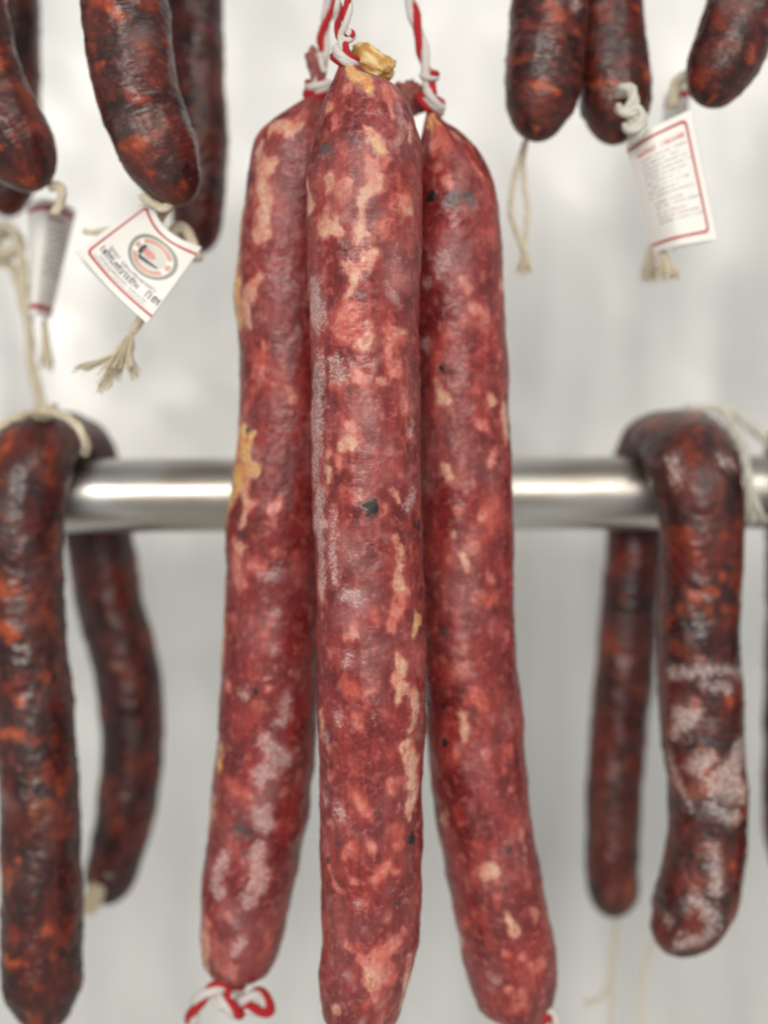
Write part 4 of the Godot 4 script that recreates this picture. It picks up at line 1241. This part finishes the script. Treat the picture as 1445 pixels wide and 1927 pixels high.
	t = chorizo("dark chorizo cut off by the left edge, its knobbly end low beside a folded tag", [[-0.14128, 1.53315, -0.062, 0.01356, 1], [-0.14491, 1.53966, -0.062, 0.01356, 1], [-0.14989, 1.5488, -0.061, 0.01528, 1], [-0.15573, 1.55943, -0.06, 0.01656, 1], [-0.16292, 1.57295, -0.06, 0.01678, 1], [-0.16837, 1.59038, -0.06, 0.01656, 1], [-0.17099, 1.60782, -0.06, 0.01656, 1], [-0.17247, 1.63044, -0.062, 0.01662, 1], [-0.17343, 1.65279, -0.068, 0.0168, 0.9], [-0.17499, 1.67261, -0.082, 0.01676, 0.7], [-0.17573, 1.68618, -0.1, 0.01635, 0.6], [-0.17684, 1.69135, -0.122, 0.01598, 0.7], [-0.17708, 1.68261, -0.135, 0.01532, 0.9], [-0.17648, 1.65993, -0.14, 0.01445, 1], [-0.17549, 1.63004, -0.14, 0.0142, 1], [-0.17499, 1.59516, -0.14, 0.0142, 1], [-0.17549, 1.56527, -0.14, 0.0137, 1], [-0.17598, 1.5441, -0.14, 0.01046, 1], [-0.17612, 1.53835, -0.14, 0.01046, 1]], 0.35864, 34)
	cotton("tie_string", [Vector3(-0.13938, 1.53518, -0.068), Vector3(-0.13585, 1.53563, -0.068), Vector3(-0.13364, 1.53297, -0.068), Vector3(-0.13496, 1.52789, -0.068), Vector3(-0.13673, 1.52413, -0.068)], 0.0018, t, M.cream_cotton, 21)
	tassel("frayed_end", Vector3(-0.15283, 1.48701, -0.115), Vector3(-0.1514, 1.46547, -0.115), 0.0028, 14, 0.0007, t, M.cream_cotton)

	t = chorizo("stubby chorizo whose two ends hang side by side, tag on a white braided string", [[0.06305, 1.55426, -0.068, 0.01282, 1], [0.06378, 1.56127, -0.068, 0.01282, 1], [0.06444, 1.56768, -0.068, 0.01459, 1], [0.06577, 1.57763, -0.068, 0.01614, 1], [0.06754, 1.5931, -0.068, 0.01636, 1], [0.06931, 1.613, -0.068, 0.01636, 1], [0.07053, 1.63331, -0.069, 0.01639, 1], [0.07266, 1.65146, -0.07, 0.01619, 0.9], [0.07736, 1.66348, -0.072, 0.01581, 0.75], [0.08389, 1.66708, -0.074, 0.01564, 0.7], [0.09017, 1.66398, -0.077, 0.0155, 0.75], [0.09379, 1.65136, -0.08, 0.01535, 0.9], [0.09457, 1.63411, -0.082, 0.01518, 1], [0.09502, 1.61825, -0.082, 0.01495, 1], [0.09622, 1.59752, -0.081, 0.01492, 1], [0.09786, 1.58138, -0.08, 0.01535, 1], [0.09786, 1.57122, -0.08, 0.01467, 1], [0.09741, 1.56332, -0.08, 0.01309, 1], [0.097, 1.55613, -0.08, 0.01309, 1]], 0.23601, 35)
	cotton("tie_string", [Vector3(0.06156, 1.56139, -0.07), Vector3(0.05997, 1.55726, -0.076), Vector3(0.05863, 1.55335, -0.085), Vector3(0.0559, 1.54424, -0.085), Vector3(0.05453, 1.53513, -0.085), Vector3(0.05408, 1.5283, -0.085), Vector3(0.05681, 1.51919, -0.085), Vector3(0.05954, 1.51236, -0.085)], 0.0011, t, M.cream_cotton, 22)
	cotton("tie_string", [Vector3(0.06201, 1.56095, -0.07), Vector3(0.0604, 1.55781, -0.078), Vector3(0.05974, 1.55159, -0.087), Vector3(0.0602, 1.54016, -0.087), Vector3(0.06157, 1.53102, -0.087), Vector3(0.06111, 1.52189, -0.087), Vector3(0.0602, 1.51275, -0.087)], 0.0010, t, M.cream_cotton, 23)
	tassel("frayed_end", Vector3(0.0601, 1.51438, -0.086), Vector3(0.06055, 1.50298, -0.086), 0.0038, 18, 0.0006, t, M.cream_cotton)
	cotton("braided_string", [Vector3(0.09701, 1.57225, -0.062), Vector3(0.0977, 1.57258, -0.056), Vector3(0.10019, 1.57079, -0.053), Vector3(0.1005, 1.56558, -0.05), Vector3(0.09879, 1.56215, -0.05), Vector3(0.10007, 1.55873, -0.05), Vector3(0.1035, 1.55659, -0.05), Vector3(0.10222, 1.55273, -0.05), Vector3(0.10055, 1.55153, -0.055)], 0.0022, t, M.white_cotton, 24)
	cotton("braided_string", [Vector3(0.09537, 1.56406, -0.055), Vector3(0.0963, 1.56028, -0.048), Vector3(0.09886, 1.56028, -0.048), Vector3(0.10142, 1.56156, -0.048), Vector3(0.10355, 1.55858, -0.048), Vector3(0.10184, 1.55474, -0.048), Vector3(0.09886, 1.55346, -0.048), Vector3(0.09786, 1.55587, -0.052)], 0.0020, t, M.white_cotton, 25)
	tassel("frayed_end", Vector3(0.11569, 1.51037, -0.07), Vector3(0.11969, 1.49839, -0.07), 0.0042, 18, 0.0006, t, M.cream_cotton)

	t = chorizo("single chorizo end poking in at the top right corner, dusted white", [[0.13154, 1.56738, -0.062, 0.01312, 1], [0.13441, 1.574, -0.062, 0.01312, 1], [0.13726, 1.58056, -0.062, 0.014, 1], [0.14119, 1.58888, -0.062, 0.01509, 1], [0.14644, 1.602, -0.062, 0.01531, 1], [0.15147, 1.61731, -0.062, 0.01531, 1], [0.1553, 1.63565, -0.064, 0.01537, 1], [0.16028, 1.65368, -0.07, 0.01553, 0.9], [0.16906, 1.6706, -0.085, 0.01548, 0.7], [0.18072, 1.68221, -0.105, 0.01554, 0.65], [0.19278, 1.68303, -0.125, 0.01508, 0.8], [0.19833, 1.66778, -0.135, 0.01483, 1], [0.19939, 1.6385, -0.136, 0.01436, 1], [0.19988, 1.60632, -0.136, 0.01386, 1], [0.19988, 1.58157, -0.136, 0.01188, 1], [0.19988, 1.57503, -0.136, 0.01188, 1]], 0.27914, 36)
	cotton("tie_string", [Vector3(0.13714, 1.58364, -0.08), Vector3(0.13036, 1.5859, -0.08), Vector3(0.1254, 1.58364, -0.08), Vector3(0.12314, 1.57958, -0.08), Vector3(0.12269, 1.57235, -0.08)], 0.0021, t, M.cream_cotton, 26)
	tassel("frayed_end", Vector3(0.12052, 1.52052, -0.115), Vector3(0.11956, 1.50496, -0.115), 0.0040, 16, 0.0007, t, M.cream_cotton)

	chorizo("chorizo at the right edge of the picture, only a dark sliver showing", [[0.19192, 1.2062, -0.09, 0.01148, 1], [0.19232, 1.21251, -0.09, 0.01148, 1], [0.19346, 1.23088, -0.09, 0.01699, 1], [0.19461, 1.2768, -0.09, 0.01745, 1], [0.19642, 1.33399, -0.092, 0.01751, 1], [0.19745, 1.38004, -0.093, 0.01754, 1], [0.19709, 1.40774, -0.094, 0.01803, 1], [0.19796, 1.42241, -0.103, 0.01831, 0.8], [0.19968, 1.43221, -0.12, 0.01834, 0.62], [0.20033, 1.43519, -0.139, 0.01791, 0.6], [0.20055, 1.43102, -0.156, 0.01685, 0.7], [0.20162, 1.41911, -0.168, 0.0156, 0.9], [0.20261, 1.40092, -0.173, 0.01493, 1], [0.20317, 1.36944, -0.174, 0.01469, 1], [0.20291, 1.32484, -0.174, 0.01495, 1], [0.20212, 1.2855, -0.174, 0.01495, 1], [0.20186, 1.24615, -0.174, 0.01469, 1], [0.20313, 1.2228, -0.173, 0.01205, 1], [0.20357, 1.21619, -0.173, 0.01205, 1]], 0.49718, 37)


# ------------------------------------------------------------------ tags

# print on a card: frame, emblem and lines of lettering too small to read
func print_card(w: int, h: int, spec: Dictionary) -> StandardMaterial3D:
	var im := Image.create(w, h, false, Image.FORMAT_RGB8)
	im.fill(Color(0.93, 0.92, 0.895))
	var red := Color(0.70, 0.13, 0.17)
	var f: Rect2 = spec.frame
	for y in h:
		for x in w:
			var p := Vector2(x, y)
			var q := (p - f.get_center()).abs() - f.size * 0.5 + Vector2.ONE * 22.0
			var d := Vector2(maxf(q.x, 0), maxf(q.y, 0)).length() + minf(maxf(q.x, q.y), 0.0) - 22.0
			if absf(d) < spec.line:
				im.set_pixel(x, y, red)
			if spec.has("emblem"):
				var e: Rect2 = spec.emblem
				var c := (p - e.get_center()) / (e.size * 0.5)
				var l := c.length()
				if l < 1.0:
					var ang := atan2(c.y, c.x)
					if l > 0.84:
						im.set_pixel(x, y, Color(0.56, 0.58, 0.53))
					elif l > 0.60 and l < 0.80 and absf(absf(ang) - 0.35) > 0.16 and absf(absf(ang) - 2.8) > 0.16:
						im.set_pixel(x, y, Color(0.80, 0.55, 0.50) if int(ang * 26.0 + 60) % 3 else Color(0.86, 0.72, 0.66))
					elif l <= 0.57:
						im.set_pixel(x, y, Color(0.80, 0.80, 0.76))
						if Vector2(c.x + 0.12, (c.y + 0.05) * 1.5).length() < 0.28:
							im.set_pixel(x, y, Color(0.78, 0.36, 0.36) if int(c.x * 30.0 + 60) % 3 else Color(0.90, 0.78, 0.74))
						elif c.y > 0.22 and absf(c.y - 0.30 + c.x * 0.18) < 0.09 and absf(c.x) < 0.42:
							im.set_pixel(x, y, Color(0.22, 0.20, 0.20))
						elif c.x < -0.36 and absf(c.y) < 0.26:
							im.set_pixel(x, y, Color(0.25, 0.24, 0.23))
	var rg := RandomNumberGenerator.new()
	rg.seed = 5
	for ln in spec.lines:
		# x, y, length, height, colour
		var x: float = ln[0]
		var end: float = ln[0] + ln[2]
		while x < end:
			var bar := maxi(1, int(ln[3] * rg.randf_range(0.16, 0.30)))
			var tall := int(ln[3] * rg.randf_range(0.75, 1.0))
			im.fill_rect(Rect2i(int(x), int(ln[1] + ln[3] - tall), bar, tall), ln[4])
			if rg.randf() < 0.6:
				im.fill_rect(Rect2i(int(x), int(ln[1] + ln[3] * rg.randf_range(0.0, 0.8)), int(ln[3] * 0.45), maxi(1, int(ln[3] * 0.18))), ln[4])
			x += ln[3] * (1.5 if rg.randf() < 0.06 else rg.randf_range(0.34, 0.55))
	var m := StandardMaterial3D.new()
	m.albedo_texture = ImageTexture.create_from_image(im)
	m.roughness = 0.38
	m.texture_repeat = false
	m.backlight_enabled = true
	m.backlight = Color(0.25, 0.25, 0.24)
	return m


# a bent card from a grid of points; the print is on the side with uv, the other side and the rims are blank
func card(pts: Array, nu: int, nv: int, thick: float) -> ArrayMesh:
	var pos := PackedVector3Array()
	var nor := PackedVector3Array()
	var uv := PackedVector2Array()
	var idx := PackedInt32Array()
	var row := nu + 1
	for side in 2:
		for j in nv + 1:
			for i in row:
				var du: Vector3 = pts[j * row + mini(i + 1, nu)] - pts[j * row + maxi(i - 1, 0)]
				var dv: Vector3 = pts[mini(j + 1, nv) * row + i] - pts[maxi(j - 1, 0) * row + i]
				var n := dv.cross(du).normalized()
				pos.append(pts[j * row + i] - n * thick * side)
				nor.append(n if side == 0 else -n)
				uv.append(Vector2(float(i) / nu, float(j) / nv) if side == 0 else Vector2(0.004, 0.004))
	var half := row * (nv + 1)
	for j in nv:
		for i in nu:
			var a := j * row + i
			idx.append_array([a, a + 1, a + row, a + 1, a + row + 1, a + row])
			var b := a + half
			idx.append_array([b, b + row, b + 1, b + 1, b + row, b + row + 1])
	return array_mesh(pos, nor, uv, idx)


func leaf(tl: Vector3, tr: Vector3, bl: Vector3, br: Vector3, bend: Callable, nu := 28, nv := 20) -> Array:
	var out := []
	for j in nv + 1:
		for i in nu + 1:
			var s := float(i) / nu
			var t := float(j) / nv
			out.append(tl.lerp(tr, s).lerp(bl.lerp(br, s), t) + bend.call(s, t))
	return out


func make_tags() -> void:
	var ink := Color(0.16, 0.16, 0.17)
	var grey := Color(0.42, 0.42, 0.44)
	var red := Color(0.74, 0.22, 0.25)
	# tag with the emblem
	var t := thing("paper_tag", "curled white tag with a green-grey oval emblem and red border", "tag", Vector3(-0.09579, 1.47674, -0.05), "printed tags on the chorizos")
	var sag := func(s: float, k: float) -> Vector3:
		var a := sin(PI * s) * (0.0046 - 0.0036 * k)
		return Vector3(-a * 0.75, -a * 0.75, a * 1.1)
	var front := print_card(448, 384, {"frame": Rect2(34, 34, 700, 316), "line": 6.0, "emblem": Rect2(132, 52, 284, 186), "lines": [[88, 246, 330, 20, grey], [62, 270, 190, 34, ink], [268, 270, 170, 34, ink], [90, 312, 300, 12, grey], [64, 330, 340, 9, grey]]})
	part("front_leaf", card(leaf(Vector3(-0.09399, 1.52729, -0.052), Vector3(-0.073, 1.50572, -0.046), Vector3(-0.12272, 1.50466, -0.046), Vector3(-0.09363, 1.47472, -0.04), sag), 28, 20, 0.0003), front, t)
	var blank := print_card(448, 384, {"frame": Rect2(34, 34, 700, 316), "line": 6.0, "lines": []})
	part("back_leaf", card(leaf(Vector3(-0.07298, 1.50601, -0.0475), Vector3(-0.0945, 1.52874, -0.064), Vector3(-0.09368, 1.47471, -0.0415), Vector3(-0.12696, 1.50625, -0.06), sag), 28, 20, 0.0003), blank, t)

	# tag with the ingredients
	t = thing("paper_tag", "white tag printed with a red heading and many grey lines", "tag", Vector3(0.11236, 1.508, -0.06), "printed tags on the chorizos")
	var lines := [[36, 74, 116, 24, red], [166, 74, 112, 24, red]]
	var y := 116
	for wdt in [240, 190, 230, 250, 214, 170, 220, 150, 232]:
		lines.append([42, y, wdt, 11, grey])
		y += 23
	lines.append([56, y + 6, 150, 13, Color(0.72, 0.45, 0.40)])
	lines.append([56, y + 30, 250, 11, grey])
	lines.append([56, y + 58, 150, 13, Color(0.72, 0.45, 0.40)])
	lines.append([56, y + 82, 220, 11, grey])
	lines.append([56, y + 104, 230, 11, grey])
	var list := print_card(340, 560, {"frame": Rect2(-300, 34, 602, 486), "line": 7.0, "lines": lines})
	var curl := func(s: float, k: float) -> Vector3:
		var a := maxf(0.0, 0.42 - s) / 0.42
		return Vector3(0.0, 0.0, -0.0075 * a * a + 0.0012 * sin(PI * s))
	part("front_leaf", card(leaf(Vector3(0.09979, 1.55192, -0.058), Vector3(0.12454, 1.56392, -0.056), Vector3(0.11254, 1.50795, -0.062), Vector3(0.13584, 1.51152, -0.058), curl), 28, 20, 0.0003), list, t)
	part("back_leaf", card(leaf(Vector3(0.12632, 1.56547, -0.062), Vector3(0.1023, 1.55528, -0.072), Vector3(0.13823, 1.51268, -0.066), Vector3(0.11472, 1.5098, -0.074), func(_s: float, _k: float) -> Vector3: return Vector3.ZERO), 28, 20, 0.0003), print_card(340, 560, {"frame": Rect2(-300, 34, 602, 486), "line": 7.0, "lines": []}), t)

	# tag seen on its fold
	t = thing("paper_tag", "narrow folded white tag seen edge-on by the left edge, red band at top", "tag", Vector3(-0.14629, 1.48231, -0.085), "printed tags on the chorizos")
	var side := print_card(420, 560, {"frame": Rect2(-60, 40, 560, 476), "line": 13.0, "lines": [[250, 70, 150, 30, Color(0.60, 0.30, 0.32)], [250, 120, 150, 14, grey], [250, 145, 150, 14, grey], [250, 170, 150, 14, grey], [250, 195, 150, 14, grey], [250, 220, 150, 14, grey], [250, 245, 150, 14, grey], [250, 270, 150, 14, grey], [250, 295, 150, 14, grey], [250, 320, 150, 14, grey], [250, 345, 150, 14, grey]]})
	var pts := []
	var nu := 40
	var nv := 24
	for j in nv + 1:
		for i in nu + 1:
			var k := float(j) / nv
			var a := PI * (float(i) / nu)
			var top: Vector3 = Vector3(-0.149, 1.53536, -0.115) + Vector3(-cos(a) * 0.0105, 0.004 * (0.5 - absf(float(i) / nu - 0.5)), sin(a) * 0.017)
			var low: Vector3 = Vector3(-0.15379, 1.48653, -0.115) + Vector3(-cos(a) * 0.0038, 0.0, sin(a) * 0.015)
			pts.append(top.lerp(low, k))
	part("card", card(pts, nu, nv, 0.0003), side, t)

	# tag behind the printed one
	t = thing("paper_tag", "folded tag mostly hidden behind the tag with the red heading", "tag", Vector3(0.12681, 1.51715, -0.12), "printed tags on the chorizos")
	pts = []
	for j in nv + 1:
		for i in nu + 1:
			var k := float(j) / nv
			var a := PI * (float(i) / nu)
			var top: Vector3 = Vector3(0.13318, 1.5901, -0.125) + Vector3(-cos(a) * 0.0050, 0.0, sin(a) * 0.022)
			var low: Vector3 = Vector3(0.12734, 1.51907, -0.125) + Vector3(-cos(a) * 0.0040, 0.0, sin(a) * 0.020)
			pts.append(top.lerp(low, k))
	part("card", card(pts, nu, nv, 0.0003), side, t)
